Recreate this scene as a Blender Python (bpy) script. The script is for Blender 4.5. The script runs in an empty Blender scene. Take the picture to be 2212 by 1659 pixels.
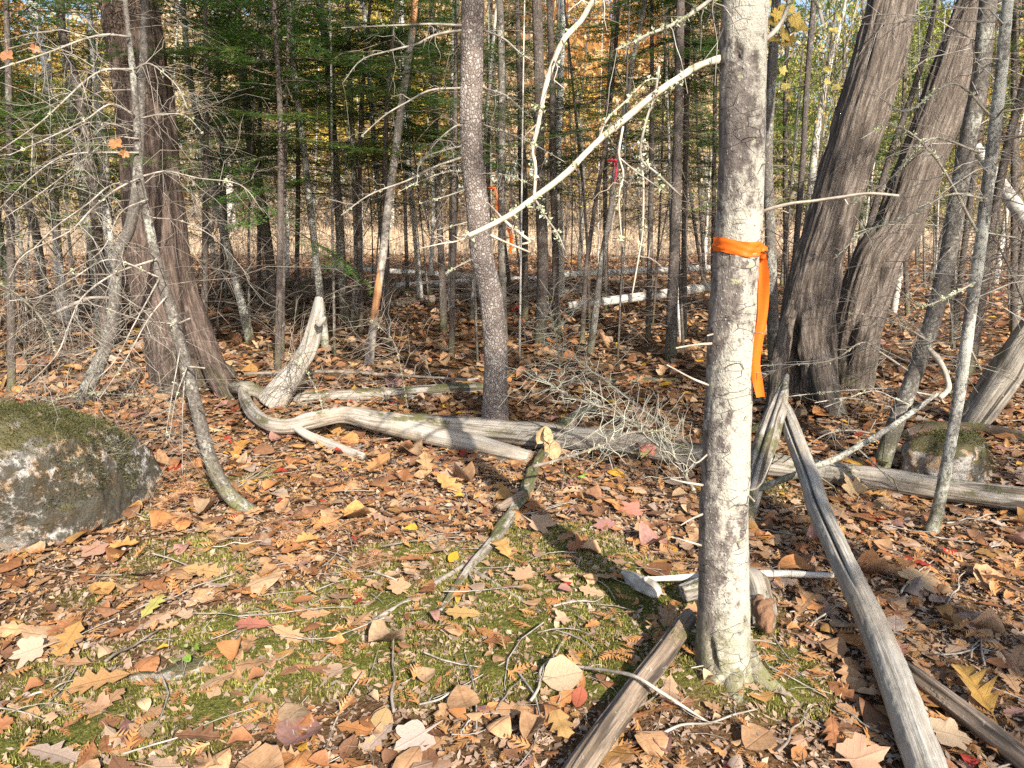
import bpy, math, numpy as np
from mathutils import Vector

# ------------------------------------------------------------------ camera, sky, sun, exposure
scene = bpy.context.scene
COL = scene.collection
CAM_H, PITCH, LENS = 1.5, math.radians(13.6), 26.0
cam_data = bpy.data.cameras.new('camera')
cam_data.sensor_width = 36.0
cam_data.lens = LENS
cam_data.clip_start = 0.02
cam_data.clip_end = 2000.0
cam = bpy.data.objects.new('camera', cam_data)
cam.location = (0, 0, CAM_H)
cam.rotation_euler = (math.pi / 2 - PITCH, 0, 0)
COL.objects.link(cam)
scene.camera = cam

SUN_EL = math.radians(34.0)
SUN_AZ = math.radians(158.0)          # measured from +Y towards +X: behind the viewer, to the right
SUN_DIR = Vector((math.sin(SUN_AZ) * math.cos(SUN_EL), math.cos(SUN_AZ) * math.cos(SUN_EL), math.sin(SUN_EL)))
world = bpy.data.worlds.new('World')
scene.world = world
world.use_nodes = True
wn = world.node_tree
sky = wn.nodes.new('ShaderNodeTexSky')
sky.sky_type = 'NISHITA'
sky.sun_disc = False
sky.sun_elevation = SUN_EL
sky.sun_rotation = SUN_AZ
sky.air_density = 1.0
sky.dust_density = 1.5
wn.nodes['Background'].inputs['Strength'].default_value = 0.125
wn.links.new(sky.outputs[0], wn.nodes['Background'].inputs['Color'])
sun_data = bpy.data.lights.new('sun', 'SUN')
sun_data.energy = 5.0
sun_data.angle = math.radians(0.55)
sun_data.color = (1.0, 0.93, 0.81)
sun = bpy.data.objects.new('sun', sun_data)
sun.rotation_euler = SUN_DIR.to_track_quat('Z', 'Y').to_euler()
sun.location = SUN_DIR * 50
COL.objects.link(sun)
scene.view_settings.view_transform = 'Standard'
scene.view_settings.look = 'None'
scene.view_settings.gamma = 1.0
scene.view_settings.use_curve_mapping = False
scene.view_settings.exposure = 1.02
scene.render.engine = 'CYCLES'
cy = scene.cycles
cy.max_bounces = 4
cy.diffuse_bounces = 2
cy.glossy_bounces = 1
cy.transmission_bounces = 2
cy.transparent_max_bounces = 4
cy.use_denoising = False
cy.caustics_reflective = False
cy.caustics_refractive = False

rng = np.random.default_rng(20)

# ------------------------------------------------------------------ measuring: picture units are 2212 x 1659
FPX = 2212 * LENS / 36.0
_f = np.array([0, math.cos(PITCH), -math.sin(PITCH)])
_u = np.array([0, math.sin(PITCH), math.cos(PITCH)])
_r = np.array([1.0, 0, 0])
EYE = np.array([0, 0, CAM_H])
def ray(px, py):
    return _f + _r * ((px - 1106) / FPX) + _u * (-(py - 829.5) / FPX)
def at(px, py, Y):
    d = ray(px, py); return EYE + d * (Y / d[1])
def gp(px, py, z=0.0):
    d = ray(px, py); return EYE + d * ((z - CAM_H) / d[2])
def depth(p):
    return float(np.dot(np.asarray(p) - EYE, _f))
def rad(w, p):
    return 0.5 * w * depth(p) / FPX

# ------------------------------------------------------------------ noise
def _hash(ix, iy, iz):
    h = (ix * 374761393 + iy * 668265263 + iz * 2147483647 + 1274126177) & 0xFFFFFFFF
    h = ((h ^ (h >> 13)) * 1274126177) & 0xFFFFFFFF
    h = ((h ^ (h >> 16)) * 2246822519) & 0xFFFFFFFF
    return ((h ^ (h >> 15)) & 0xFFFFFF) / float(0xFFFFFF) * 2 - 1
def vnoise(x, y, z=0.0):
    x, y, z = np.broadcast_arrays(np.asarray(x, float), np.asarray(y, float), np.asarray(z, float))
    fx, fy, fz = np.floor(x), np.floor(y), np.floor(z)
    tx, ty, tz = x - fx, y - fy, z - fz
    ix, iy, iz = fx.astype(np.int64), fy.astype(np.int64), fz.astype(np.int64)
    s = lambda t: t * t * (3 - 2 * t)
    tx, ty, tz = s(tx), s(ty), s(tz)
    def L(a, b, t): return a + (b - a) * t
    c = lambda a, b, d: _hash(ix + a, iy + b, iz + d)
    return L(L(L(c(0,0,0), c(1,0,0), tx), L(c(0,1,0), c(1,1,0), tx), ty),
             L(L(c(0,0,1), c(1,0,1), tx), L(c(0,1,1), c(1,1,1), tx), ty), tz)
def fbm(x, y, z=0.0, o=3):
    r, a = 0, 1.0
    for i in range(o):
        k = 2.03 ** i
        r = r + a * vnoise(np.asarray(x) * k + 11.3 * i, np.asarray(y) * k - 7.1 * i, np.asarray(z) * k + 3.7 * i); a *= 0.5
    return r

# ------------------------------------------------------------------ ground shape
def gh(x, y):
    x = np.asarray(x, float); y = np.asarray(y, float)
    near = np.clip(1 - (y - 6) / 20, 0.25, 1)
    h = 0.035 * vnoise(x * 0.55 + 3, y * 0.55) + 0.018 * vnoise(x * 1.9, y * 1.9 + 5) * near + 0.007 * vnoise(x * 6, y * 6) * near
    m = np.clip((moss_amount(x, y) + .05) * 3, 0, 1) * np.clip((5 - y) / 2, 0, 1)
    h = h + 0.020 * m * (0.55 + 0.45 * vnoise(x * 4.5, y * 4.5, 7) + 0.3 * vnoise(x * 13, y * 13, 2))
    h = h + 0.22 * np.exp(-(((x + 3.4) / 0.9) ** 2 + ((y - 4.6) / 0.8) ** 2))
    h = h + 0.05 * np.exp(-(((x - 0.66) / 0.22) ** 2 + ((y - 2.12) / 0.2) ** 2))
    h = h + 0.10 * np.exp(-(((x - 2.3) / 0.5) ** 2 + ((y - 5.4) / 0.5) ** 2)) + 0.08 * np.exp(-(((x + 2.7) / 0.6) ** 2 + ((y - 6.1) / 0.6) ** 2))
    return h
def moss_amount(x, y):
    m = 0.55 * fbm(x * 1.3 + 9, y * 1.3 + 2, 0, 3) + 0.25 * vnoise(x * 5, y * 5, 3)
    m = m + 0.85 * np.exp(-(((x - 0.05) / 0.75) ** 2 + ((y - 2.2) / 0.75) ** 2))
    m = m + 0.22 * np.exp(-(((x + 0.75) / 0.6) ** 2 + ((y - 2.1) / 0.5) ** 2))
    m = m + 0.9 * np.exp(-(((x + 1.4) / 0.38) ** 2 + ((y - 1.75) / 0.3) ** 2))
    m = m + 0.5 * np.exp(-(((x - 1.5) / 0.3) ** 2 + ((y - 2.6) / 0.25) ** 2))
    m = m + 0.5 * np.exp(-(((x - 0.35) / 0.35) ** 2 + ((y - 2.9) / 0.5) ** 2))
    m = m + 0.5 * np.exp(-(((x - 0.85) / 0.25) ** 2 + ((y - 2.0) / 0.3) ** 2))
    return m - 0.28 - 0.16 * np.clip(y - 2.8, 0, 3)

# ------------------------------------------------------------------ mesh helpers
class MB:
    def __init__(s):
        s.V, s.Q, s.T, s.tc, s.col, s.n = [], [], [], [], [], 0
    def add(s, V, Q=None, T=None, tc=None, col=None):
        V = np.asarray(V, float).reshape(-1, 3); k = len(V)
        s.V.append(V)
        if Q is not None and len(Q): s.Q.append(np.asarray(Q, np.int64).reshape(-1, 4) + s.n)
        if T is not None and len(T): s.T.append(np.asarray(T, np.int64).reshape(-1, 3) + s.n)
        s.tc.append(V if tc is None else np.asarray(tc, float).reshape(-1, 3))
        s.col.append(np.ones((k, 3)) if col is None else np.broadcast_to(np.asarray(col, float), (k, 3)))
        s.n += k
        return s
    def mesh(s, name, mat, smooth=True):
        V = np.concatenate(s.V)
        Q = np.concatenate(s.Q) if s.Q else np.zeros((0, 4), np.int64)
        T = np.concatenate(s.T) if s.T else np.zeros((0, 3), np.int64)
        me = bpy.data.meshes.new(name)
        me.vertices.add(len(V)); me.vertices.foreach_set('co', V.astype(np.float32).ravel())
        li = np.concatenate([Q.ravel(), T.ravel()]).astype(np.int32)
        ls = np.concatenate([np.arange(len(Q)) * 4, len(Q) * 4 + np.arange(len(T)) * 3]).astype(np.int32)
        me.loops.add(len(li)); me.loops.foreach_set('vertex_index', li)
        me.polygons.add(len(ls)); me.polygons.foreach_set('loop_start', ls)
        me.polygons.foreach_set('use_smooth', np.full(len(ls), smooth, bool))
        a = me.attributes.new('tc', 'FLOAT_VECTOR', 'POINT'); a.data.foreach_set('vector', np.concatenate(s.tc).astype(np.float32).ravel())
        a = me.attributes.new('col', 'FLOAT_COLOR', 'POINT')
        c = np.ones((len(V), 4), np.float32); c[:, :3] = np.concatenate(s.col); a.data.foreach_set('color', c.ravel())
        me.update(calc_edges=True)
        me.materials.append(mat)
        return me
    def obj(s, name, mat, parent=None, smooth=True):
        return link(name, s.mesh(name, mat, smooth), parent)
def link(name, me, parent=None):
    o = bpy.data.objects.new(name, me); COL.objects.link(o)
    if parent is not None: o.parent = parent
    return o
def tag(o, label=None, cat=None, group=None, kind=None):
    if label: o['label'] = label
    if cat: o['category'] = cat
    if group: o['group'] = group
    if kind: o['kind'] = kind
    return o
def thing(name, label, cat, loc=(0, 0, 0), group=None):
    o = bpy.data.objects.new(name, None); COL.objects.link(o); o.empty_display_size = 0.2
    o.location = loc
    return tag(o, label, cat, group)
def rel(o, child):
    child.location = (-o.location[0], -o.location[1], -o.location[2]); return child

def norm(a):
    return a / np.maximum(np.linalg.norm(a, axis=-1, keepdims=True), 1e-9)
def resample(pts, rads, n):
    P = np.asarray(pts, float); R = np.asarray(rads, float)
    if len(P) < 3:
        t = np.linspace(0, 1, n)[:, None]
        return P[0] + (P[-1] - P[0]) * t, R[0] + (R[-1] - R[0]) * t[:, 0]
    D = np.column_stack([P, R])
    E = np.vstack([2 * D[0] - D[1], D, 2 * D[-1] - D[-2]])
    out = []
    for i in range(1, len(E) - 2):
        t = np.linspace(0, 1, 12, endpoint=False)[:, None]
        a, b, c, d = E[i - 1], E[i], E[i + 1], E[i + 2]
        out.append(0.5 * (2 * b + (c - a) * t + (2 * a - 5 * b + 4 * c - d) * t ** 2 + (3 * b - a - 3 * c + d) * t ** 3))
    out = np.vstack(out + [E[-2][None]])
    s = np.concatenate([[0], np.cumsum(np.linalg.norm(np.diff(out[:, :3], axis=0), axis=1))])
    si = np.linspace(0, s[-1], n)
    o = np.column_stack([np.interp(si, s, out[:, k]) for k in range(4)])
    return o[:, :3], np.maximum(o[:, 3], 0.0006)

def tubes(P, R, nseg=3, ref=None, disp=None, cap=True, tc0=0.0):
    """P (B,n,3) paths, R (B,n) radii -> V, Q, T, tc; every tube of the batch is swept at once."""
    P = np.asarray(P, float); R = np.asarray(R, float)
    if P.ndim == 2: P, R = P[None], R[None]
    B, n, _ = P.shape
    T = norm(np.gradient(P, axis=1))
    if ref is None:
        up = np.abs(T[:, :, 2]).mean(1) > 0.75
        rf = np.where(up[:, None, None], np.array([1.0, 0.15, 0]), np.array([0.05, 0, 1.0]))
    else:
        rf = np.asarray(ref, float)[None, None]
    N = norm(np.cross(T, np.broadcast_to(rf, T.shape))); Bn = np.cross(T, N)
    a = np.linspace(0, 2 * np.pi, nseg, endpoint=False)
    ca, sa = np.cos(a), np.sin(a)
    s = np.concatenate([np.zeros((B, 1)), np.cumsum(np.linalg.norm(np.diff(P, axis=1), axis=2), axis=1)], 1)
    rr = np.repeat(R[:, :, None], nseg, 2)
    if disp is not None:
        rr = rr + disp(ca[None, None], sa[None, None], s[:, :, None], R[:, :, None])
        rr = np.maximum(rr, 0.0004)
    V = P[:, :, None] + rr[..., None] * (ca[None, None, :, None] * N[:, :, None] + sa[None, None, :, None] * Bn[:, :, None])
    tc = np.stack([np.broadcast_to(R[:, :, None] * ca, rr.shape), np.broadcast_to(R[:, :, None] * sa, rr.shape),
                   np.broadcast_to(s[:, :, None] + tc0 + np.arange(B)[:, None, None] * 3.17, rr.shape)], -1)
    k = np.arange(nseg); k2 = (k + 1) % nseg
    i = np.arange(n - 1)[:, None] * nseg
    q = np.stack([i + k, i + k2, i + nseg + k2, i + nseg + k], -1).reshape(-1, 4)
    Q = (np.arange(B)[:, None, None] * n * nseg + q[None]).reshape(-1, 4)
    Vf, tcf = V.reshape(-1, 3), tc.reshape(-1, 3)
    Tr = np.zeros((0, 3), np.int64)
    if cap:
        base = len(Vf); tri = []
        ext = []; etc = []
        for b in range(B):
            for e, idx in ((0, 0), (1, n - 1)):
                ext.append(V[b, idx].mean(0)); etc.append(np.array([0, 0, tc[b, idx, 0, 2]]))
                st = b * n * nseg + idx * nseg; c = base + len(ext) - 1
                for j in range(nseg):
                    p, r_ = st + j, st + (j + 1) % nseg
                    tri.append((c, r_, p) if e == 0 else (c, p, r_))
        Vf = np.vstack([Vf, ext]); tcf = np.vstack([tcf, etc]); Tr = np.array(tri)
    return Vf, Q, Tr, tcf
# ------------------------------------------------------------------ materials
class NT:
    def __init__(s, name):
        s.m = bpy.data.materials.new(name); s.m.use_nodes = True
        s.t = s.m.node_tree; s.b = s.t.nodes['Principled BSDF']; s.out = s.t.nodes['Material Output']
    def n(s, typ, ins=None, **kw):
        nd = s.t.nodes.new(typ)
        for k, v in kw.items(): setattr(nd, k, v)
        for k, v in (ins or {}).items(): s.set(nd.inputs[k], v)
        return nd
    def set(s, sock, v):
        if isinstance(v, bpy.types.NodeSocket): s.t.links.new(v, sock)
        else:
            if isinstance(v, (tuple, list)) and len(v) == 3 and sock.type == 'RGBA': v = (*v, 1)
            sock.default_value = v
    def attr(s, name): return s.n('ShaderNodeAttribute', attribute_name=name)
    def map(s, vec, scale=(1, 1, 1), loc=(0, 0, 0)):
        return s.n('ShaderNodeMapping', {'Vector': vec, 'Scale': scale, 'Location': loc}).outputs[0]
    def noise(s, vec, scale=5, detail=4, rough=0.6, dist=0.0):
        return s.n('ShaderNodeTexNoise', {'Vector': vec, 'Scale': scale, 'Detail': detail, 'Roughness': rough, 'Distortion': dist}).outputs['Fac']
    def voro(s, vec, scale=5, feature='F1', out='Distance'):
        return s.n('ShaderNodeTexVoronoi', {'Vector': vec, 'Scale': scale}, feature=feature).outputs[out]
    def ramp(s, fac, stops, interp='LINEAR'):
        r = s.n('ShaderNodeValToRGB', {'Fac': fac}); r.color_ramp.interpolation = interp
        while len(r.color_ramp.elements) < len(stops): r.color_ramp.elements.new(0.5)
        for e, (p, c) in zip(r.color_ramp.elements, stops):
            e.position = p; e.color = (*c, 1) if not isinstance(c, (int, float)) else (c, c, c, 1)
        return r.outputs['Color']
    def mix(s, f, a, b, typ='MIX'):
        nd = s.n('ShaderNodeMix', data_type='RGBA', blend_type=typ)
        s.set(nd.inputs[0], f); s.set(nd.inputs[6], a); s.set(nd.inputs[7], b)
        return nd.outputs[2]
    def math(s, op, a, b=0.0, clamp=False):
        nd = s.n('ShaderNodeMath', operation=op, use_clamp=clamp); s.set(nd.inputs[0], a); s.set(nd.inputs[1], b)
        return nd.outputs[0]
    def bump(s, h, strength=0.5, dist=0.01, normal=None):
        nd = s.n('ShaderNodeBump', {'Height': h, 'Strength': strength, 'Distance': dist})
        if normal is not None: s.set(nd.inputs['Normal'], normal)
        return nd.outputs[0]
    def done(s, color, rough=0.85, normal=None, spec=0.3, trans=None):
        s.set(s.b.inputs['Base Color'], color); s.set(s.b.inputs['Roughness'], rough)
        s.b.inputs['Specular IOR Level'].default_value = spec
        if normal is not None: s.set(s.b.inputs['Normal'], normal)
        if trans:
            tr = s.n('ShaderNodeBsdfTranslucent', {'Color': color})
            mx = s.n('ShaderNodeMixShader', {0: trans})
            s.t.links.new(s.b.outputs[0], mx.inputs[1]); s.t.links.new(tr.outputs[0], mx.inputs[2])
            s.t.links.new(mx.outputs[0], s.out.inputs['Surface'])
        return s.m

def objrand(t): return t.n('ShaderNodeObjectInfo').outputs['Random']
def shifted(t, vec):
    r = objrand(t)
    c = t.n('ShaderNodeCombineXYZ', {0: t.math('MULTIPLY', r, 7.0), 1: t.math('MULTIPLY', r, 3.0), 2: t.math('MULTIPLY', r, 29.0)})
    return t.n('ShaderNodeVectorMath', {0: vec, 1: c.outputs[0]}, operation='ADD').outputs[0]
def upness(t, lo=0.1, hi=0.7):
    g = t.n('ShaderNodeNewGeometry'); z = t.n('ShaderNodeSeparateXYZ', {0: g.outputs['Normal']}).outputs[2]
    return t.n('ShaderNodeMapRange', {'Value': z, 'From Min': lo, 'From Max': hi}).outputs[0]
def heightz(t, lo, hi):
    g = t.n('ShaderNodeNewGeometry'); z = t.n('ShaderNodeSeparateXYZ', {0: g.outputs['Position']}).outputs[2]
    return t.n('ShaderNodeMapRange', {'Value': z, 'From Min': lo, 'From Max': hi, 'To Min': 1.0, 'To Max': 0.0}).outputs[0]

def m_cedar(name, a, b, c, lichen=0.25):
    t = NT(name); v = shifted(t, t.attr('tc').outputs['Vector'])
    f1 = t.noise(t.map(v, (1, 1, 0.10)), 46, 6, 0.70, 1.0)
    f2 = t.noise(t.map(v, (1, 1, 0.5)), 15, 4, 0.65, 0.8)
    f3 = t.noise(t.map(v, (1, 1, 0.5)), 120, 3, 0.7)
    col = t.ramp(f1, [(0.40, a), (0.50, b), (0.60, c)])
    col = t.mix(t.ramp(f2, [(0.35, 0.0), (0.65, 0.55)]), col, t.mix(0.5, a, b))
    col = t.mix(t.math('MULTIPLY', f3, 0.35), col, c)
    lf = t.ramp(t.noise(t.map(v, (1, 1, 0.4)), 22, 5, 0.75), [(0.60, 0.0), (0.68, 1.0)])
    col = t.mix(t.math('MULTIPLY', lf, lichen), col, (0.36, 0.36, 0.31))
    g = t.math('MULTIPLY', heightz(t, 0.05, 0.45), t.ramp(t.noise(v, 9, 4), [(0.45, 0.0), (0.6, 0.6)]))
    col = t.mix(g, col, (0.07, 0.08, 0.03))
    h = t.math('ADD', f1, t.math('MULTIPLY', f3, 0.35))
    return t.done(col, 0.92, t.bump(h, 1.0, 0.035), 0.15)

def m_fir(name, lichen=0.5, base=((0.10, 0.085, 0.075), (0.27, 0.235, 0.21)), pale=(0.66, 0.63, 0.53), scale=1.0, lit_side=0.0):
    t = NT(name); v = shifted(t, t.attr('tc').outputs['Vector'])
    big = t.noise(t.map(v, (1, 1, 0.55)), 6.5 * scale, 4, 0.62, 0.3)
    mid = t.noise(t.map(v, (1, 1, 0.75)), 42 * scale, 5, 0.72)
    fine = t.noise(t.map(v, (1, 1, 0.8)), 190 * scale, 3, 0.7)
    col = t.ramp(mid, [(0.32, base[0]), (0.62, base[1])])
    lf = t.math('ADD', t.math('MULTIPLY', big, 0.75), t.math('MULTIPLY', mid, 0.55))
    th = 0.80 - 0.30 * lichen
    if lit_side:  # lichen thinned leftward; the trunk's lit and shaded sides sit in the colour
        lf = t.math('SUBTRACT', lf, t.math('MULTIPLY', t.n('ShaderNodeSeparateXYZ', {0: t.attr('tc').outputs['Vector']}).outputs[0], lit_side))
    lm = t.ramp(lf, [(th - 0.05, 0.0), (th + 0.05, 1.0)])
    col = t.mix(t.math('MULTIPLY', lm, 0.9), col, t.mix(fine, (pale[0] * 0.72, pale[1] * 0.7, pale[2] * 0.66), pale))
    sp = t.ramp(t.voro(t.map(v, (1, 1, 0.7)), 75 * scale), [(0.10, 1.0), (0.20, 0.0)])
    col = t.mix(t.math('MULTIPLY', sp, 0.5), col, (0.60, 0.60, 0.55))
    spg = t.ramp(t.noise(v, 31 * scale, 4, 0.6), [(0.66, 0.0), (0.70, 1.0)])
    col = t.mix(t.math('MULTIPLY', spg, 0.45), col, (0.52, 0.54, 0.30))
    cr = t.voro(t.map(v, (0.9, 0.9, 1.9)), 20 * scale, 'DISTANCE_TO_EDGE')
    crm = t.ramp(cr, [(0.0, 1.0), (0.022, 0.0)])
    crm = t.math('MULTIPLY', crm, t.ramp(t.noise(v, 14 * scale, 3), [(0.47, 0.0), (0.62, 1.0)]))
    col = t.mix(t.math('MULTIPLY', crm, 0.5), col, (0.075, 0.05, 0.04))
    g = t.math('MULTIPLY', heightz(t, 0.06, 0.34), t.ramp(t.noise(v, 18, 5, 0.7), [(0.36, 0.0), (0.6, 0.95)]))
    col = t.mix(g, col, t.mix(fine, (0.11, 0.11, 0.04), (0.26, 0.245, 0.12)))
    h = t.math('SUBTRACT', t.math('ADD', t.math('MULTIPLY', mid, 0.7), t.math('MULTIPLY', fine, 0.5)), t.math('MULTIPLY', crm, 0.8))
    h = t.math('ADD', h, t.math('MULTIPLY', sp, 0.25))
    return t.done(col, 0.9, t.bump(h, 0.9, 0.012), 0.2)

def m_scaly(name):
    t = NT(name); v = shifted(t, t.attr('tc').outputs['Vector'])
    w = t.n('ShaderNodeVectorMath', {0: v, 1: t.n('ShaderNodeVectorMath', {0: t.n('ShaderNodeTexNoise', {'Vector': v, 'Scale': 40.0}).outputs['Color'], 1: (0.02, 0.02, 0.02)}, operation='MULTIPLY').outputs[0]}, operation='ADD').outputs[0]
    e = t.voro(t.map(w, (1, 1, 0.75)), 58, 'DISTANCE_TO_EDGE')
    cc = t.n('ShaderNodeTexVoronoi', {'Vector': t.map(w, (1, 1, 0.75)), 'Scale': 58.0}).outputs['Color']
    cv = t.n('ShaderNodeSeparateColor', {0: cc}).outputs[0]
    big = t.noise(t.map(v, (1, 1, 0.4)), 7, 4, 0.6)
    fine = t.noise(v, 150, 4, 0.7)
    flake = t.ramp(t.math('ADD', t.math('MULTIPLY', cv, 0.5), t.math('MULTIPLY', big, 0.85)), [(0.46, (0.18, 0.138, 0.118)), (0.72, (0.31, 0.262, 0.235)), (0.95, (0.50, 0.45, 0.41))])
    col = t.mix(t.ramp(e, [(0.0, 0.85), (0.16, 0.0)]), flake, (0.075, 0.052, 0.044))
    col = t.mix(t.math('MULTIPLY', fine, 0.45), col, (0.32, 0.27, 0.235))
    h = t.math('ADD', t.math('MULTIPLY', t.math('MINIMUM', e, 0.25), 3.0), t.math('ADD', t.math('MULTIPLY', cv, 0.5), t.math('MULTIPLY', fine, 0.3)))
    return t.done(col, 0.85, t.bump(h, 0.9, 0.008), 0.25)

def m_birch(name, white=(0.66, 0.63, 0.58)):
    t = NT(name); v = shifted(t, t.attr('tc').outputs['Vector'])
    dash = t.ramp(t.noise(t.map(v, (0.35, 0.35, 2.6)), 26, 3, 0.6), [(0.60, 0.0), (0.66, 1.0)])
    pat = t.ramp(t.noise(t.map(v, (1, 1, 0.8)), 7, 4, 0.65), [(0.54, 0.0), (0.62, 1.0)])
    col = t.mix(t.noise(v, 30, 3), (white[0] * 0.75, white[1] * 0.72, white[2] * 0.68), white)
    col = t.mix(t.math('MULTIPLY', dash, 0.8), col, (0.07, 0.055, 0.05))
    col = t.mix(t.math('MULTIPLY', pat, 0.75), col, (0.13, 0.11, 0.095))
    return t.done(col, 0.75, t.bump(t.noise(t.map(v, (0.4, 0.4, 2)), 60, 3), 0.4, 0.006), 0.25)

def m_peel(name):
    t = NT(name); v = shifted(t, t.attr('tc').outputs['Vector'])
    mid = t.noise(v, 34, 5, 0.7)
    col = t.ramp(mid, [(0.35, (0.14, 0.115, 0.10)), (0.6, (0.42, 0.38, 0.33))])
    pm = t.ramp(t.noise(t.map(v, (1, 1, 0.45)), 4.2, 3, 0.55), [(0.52, 0.0), (0.55, 1.0)])
    wood = t.ramp(t.noise(t.map(v, (1, 1, 0.05)), 90, 4), [(0.35, (0.24, 0.10, 0.045)), (0.62, (0.50, 0.27, 0.13))])
    col = t.mix(pm, col, wood)
    return t.done(col, 0.85, t.bump(t.math('SUBTRACT', mid, pm), 0.6, 0.006), 0.2)

def m_wood(name, a=(0.10, 0.086, 0.072), b=(0.30, 0.265, 0.225), c=(0.48, 0.44, 0.38), moss=0.5, mosscol=((0.06, 0.065, 0.025), (0.17, 0.16, 0.055)), warm=0.25, crack=0.9, blotch=0.6):
    t = NT(name); v = shifted(t, t.attr('tc').outputs['Vector'])
    g1 = t.noise(t.map(v, (1, 1, 0.022)), 95, 5, 0.7, 0.25)
    g2 = t.noise(t.map(v, (1, 1, 0.06)), 24, 4, 0.6, 0.5)
    big = t.noise(t.map(v, (1, 1, 0.35)), 7, 4, 0.6)
    col = t.ramp(g1, [(0.32, a), (0.46, b), (0.68, c)])
    col = t.mix(t.ramp(g2, [(0.37, crack), (0.45, 0.0)]), col, (0.045, 0.036, 0.03))
    dk = t.noise(t.map(v, (1, 1, 0.6)), 13, 5, 0.7)
    col = t.mix(t.ramp(dk, [(0.5, 0.0), (0.66, blotch)]), col, (0.12, 0.098, 0.075))
    col = t.mix(t.math('MULTIPLY', t.ramp(big, [(0.48, 0.0), (0.66, 1.0)]), warm), col, (0.33, 0.235, 0.14))
    lf = t.ramp(t.noise(v, 26, 5, 0.7), [(0.62, 0.0), (0.67, 1.0)])
    col = t.mix(t.math('MULTIPLY', lf, 0.45), col, (0.55, 0.57, 0.50))
    if moss > 0:
        f = t.noise(v, 120, 3, 0.7)
        mm = t.math('MULTIPLY', upness(t, -0.2, 0.55), t.ramp(t.noise(t.map(v, (1, 1, 0.5)), 9, 5, 0.7), [(0.62 - 0.2 * moss, 0.0), (0.70 - 0.2 * moss, 1.0)]))
        col = t.mix(t.math('MULTIPLY', mm, 0.9), col, t.mix(f, mosscol[0], mosscol[1]))
        h = t.math('ADD', t.math('ADD', g1, t.math('MULTIPLY', g2, 0.9)), t.math('MULTIPLY', t.math('MULTIPLY', mm, f), 1.2))
    else:
        h = t.math('ADD', g1, t.math('MULTIPLY', g2, 0.9))
    return t.done(col, 0.88, t.bump(h, 0.85, 0.012), 0.2)

def m_twig(name, a, b, lich=0.3):
    t = NT(name); v = shifted(t, t.attr('tc').outputs['Vector'])
    col = t.ramp(t.noise(t.map(v, (1, 1, 0.5)), 24, 4, 0.7), [(0.35, a), (0.65, b)])
    lm = t.ramp(t.noise(v, 13, 4, 0.7), [(0.60, 0.0), (0.66, 1.0)])
    col = t.mix(t.math('MULTIPLY', lm, lich), col, (0.50, 0.53, 0.42))
    return t.done(col, 0.85, t.bump(t.noise(v, 90, 3), 0.4, 0.003), 0.2)

def m_leaf(name, use_obj):
    t = NT(name)
    c0 = t.n('ShaderNodeObjectInfo').outputs['Color'] if use_obj else t.attr('col').outputs['Color']
    luv = t.attr('tc').outputs['Vector']
    sx = t.n('ShaderNodeSeparateXYZ', {0: luv})
    g = t.n('ShaderNodeTexCoord').outputs['Object'] if use_obj else t.n('ShaderNodeNewGeometry').outputs['Position']
    u = t.math('ABSOLUTE', sx.outputs[0]); v = sx.outputs[1]
    mid = t.ramp(u, [(0.0, 1.0), (0.03, 0.0)])
    side = t.math('PINGPONG', t.math('SUBTRACT', t.math('MULTIPLY', v, 7.0), t.math('MULTIPLY', u, 5.0)), 0.5)
    sv = t.math('MULTIPLY', t.ramp(side, [(0.0, 1.0), (0.07, 0.0)]), 0.45)
    vein = t.math('MAXIMUM', mid, sv)
    spots = t.noise(g, 42, 4, 0.7)
    col = t.mix(t.ramp(spots, [(0.35, 0.55), (0.62, 0.0)]), c0, t.mix(1.0, c0, (0.50, 0.36, 0.28), 'MULTIPLY'))
    col = t.mix(t.ramp(t.noise(g, 15, 2), [(0.52, 0.0), (0.72, 0.35)]), col, t.mix(1.0, c0, (1.25, 1.18, 1.05), 'MULTIPLY'))
    col = t.mix(t.math('MULTIPLY', vein, 0.38), col, t.mix(1.0, c0, (0.42, 0.30, 0.24), 'MULTIPLY'))
    bf = t.n('ShaderNodeNewGeometry').outputs['Backfacing']
    col = t.mix(t.math('MULTIPLY', bf, 0.4), col, (0.46, 0.36, 0.28))
    h = t.math('ADD', t.math('MULTIPLY', vein, -0.8), t.noise(g, 90, 3))
    return t.done(col, 0.55, t.bump(h, 0.45, 0.004), 0.35, 0.12)

def m_foliage(name, cols, trans=0.3, rough=0.6, objvar=0.25):
    t = NT(name); g = t.n('ShaderNodeNewGeometry').outputs['Position']
    rnd = t.n('ShaderNodeNewGeometry').outputs['Random Per Island']
    col = t.ramp(rnd, [(i / max(1, len(cols) - 1), c) for i, c in enumerate(cols)])
    big = t.noise(g, 1.3, 2)
    col = t.mix(t.ramp(big, [(0.35, 0.45), (0.6, 0.0)]), col, t.mix(1.0, col, (0.55, 0.62, 0.6), 'MULTIPLY'))
    hs = t.n('ShaderNodeHueSaturation', {'Color': col, 'Value': t.math('ADD', t.math('MULTIPLY', objrand(t), objvar * 2), 1 - objvar)})
    return t.done(hs.outputs[0], rough, None, 0.3, trans)

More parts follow.
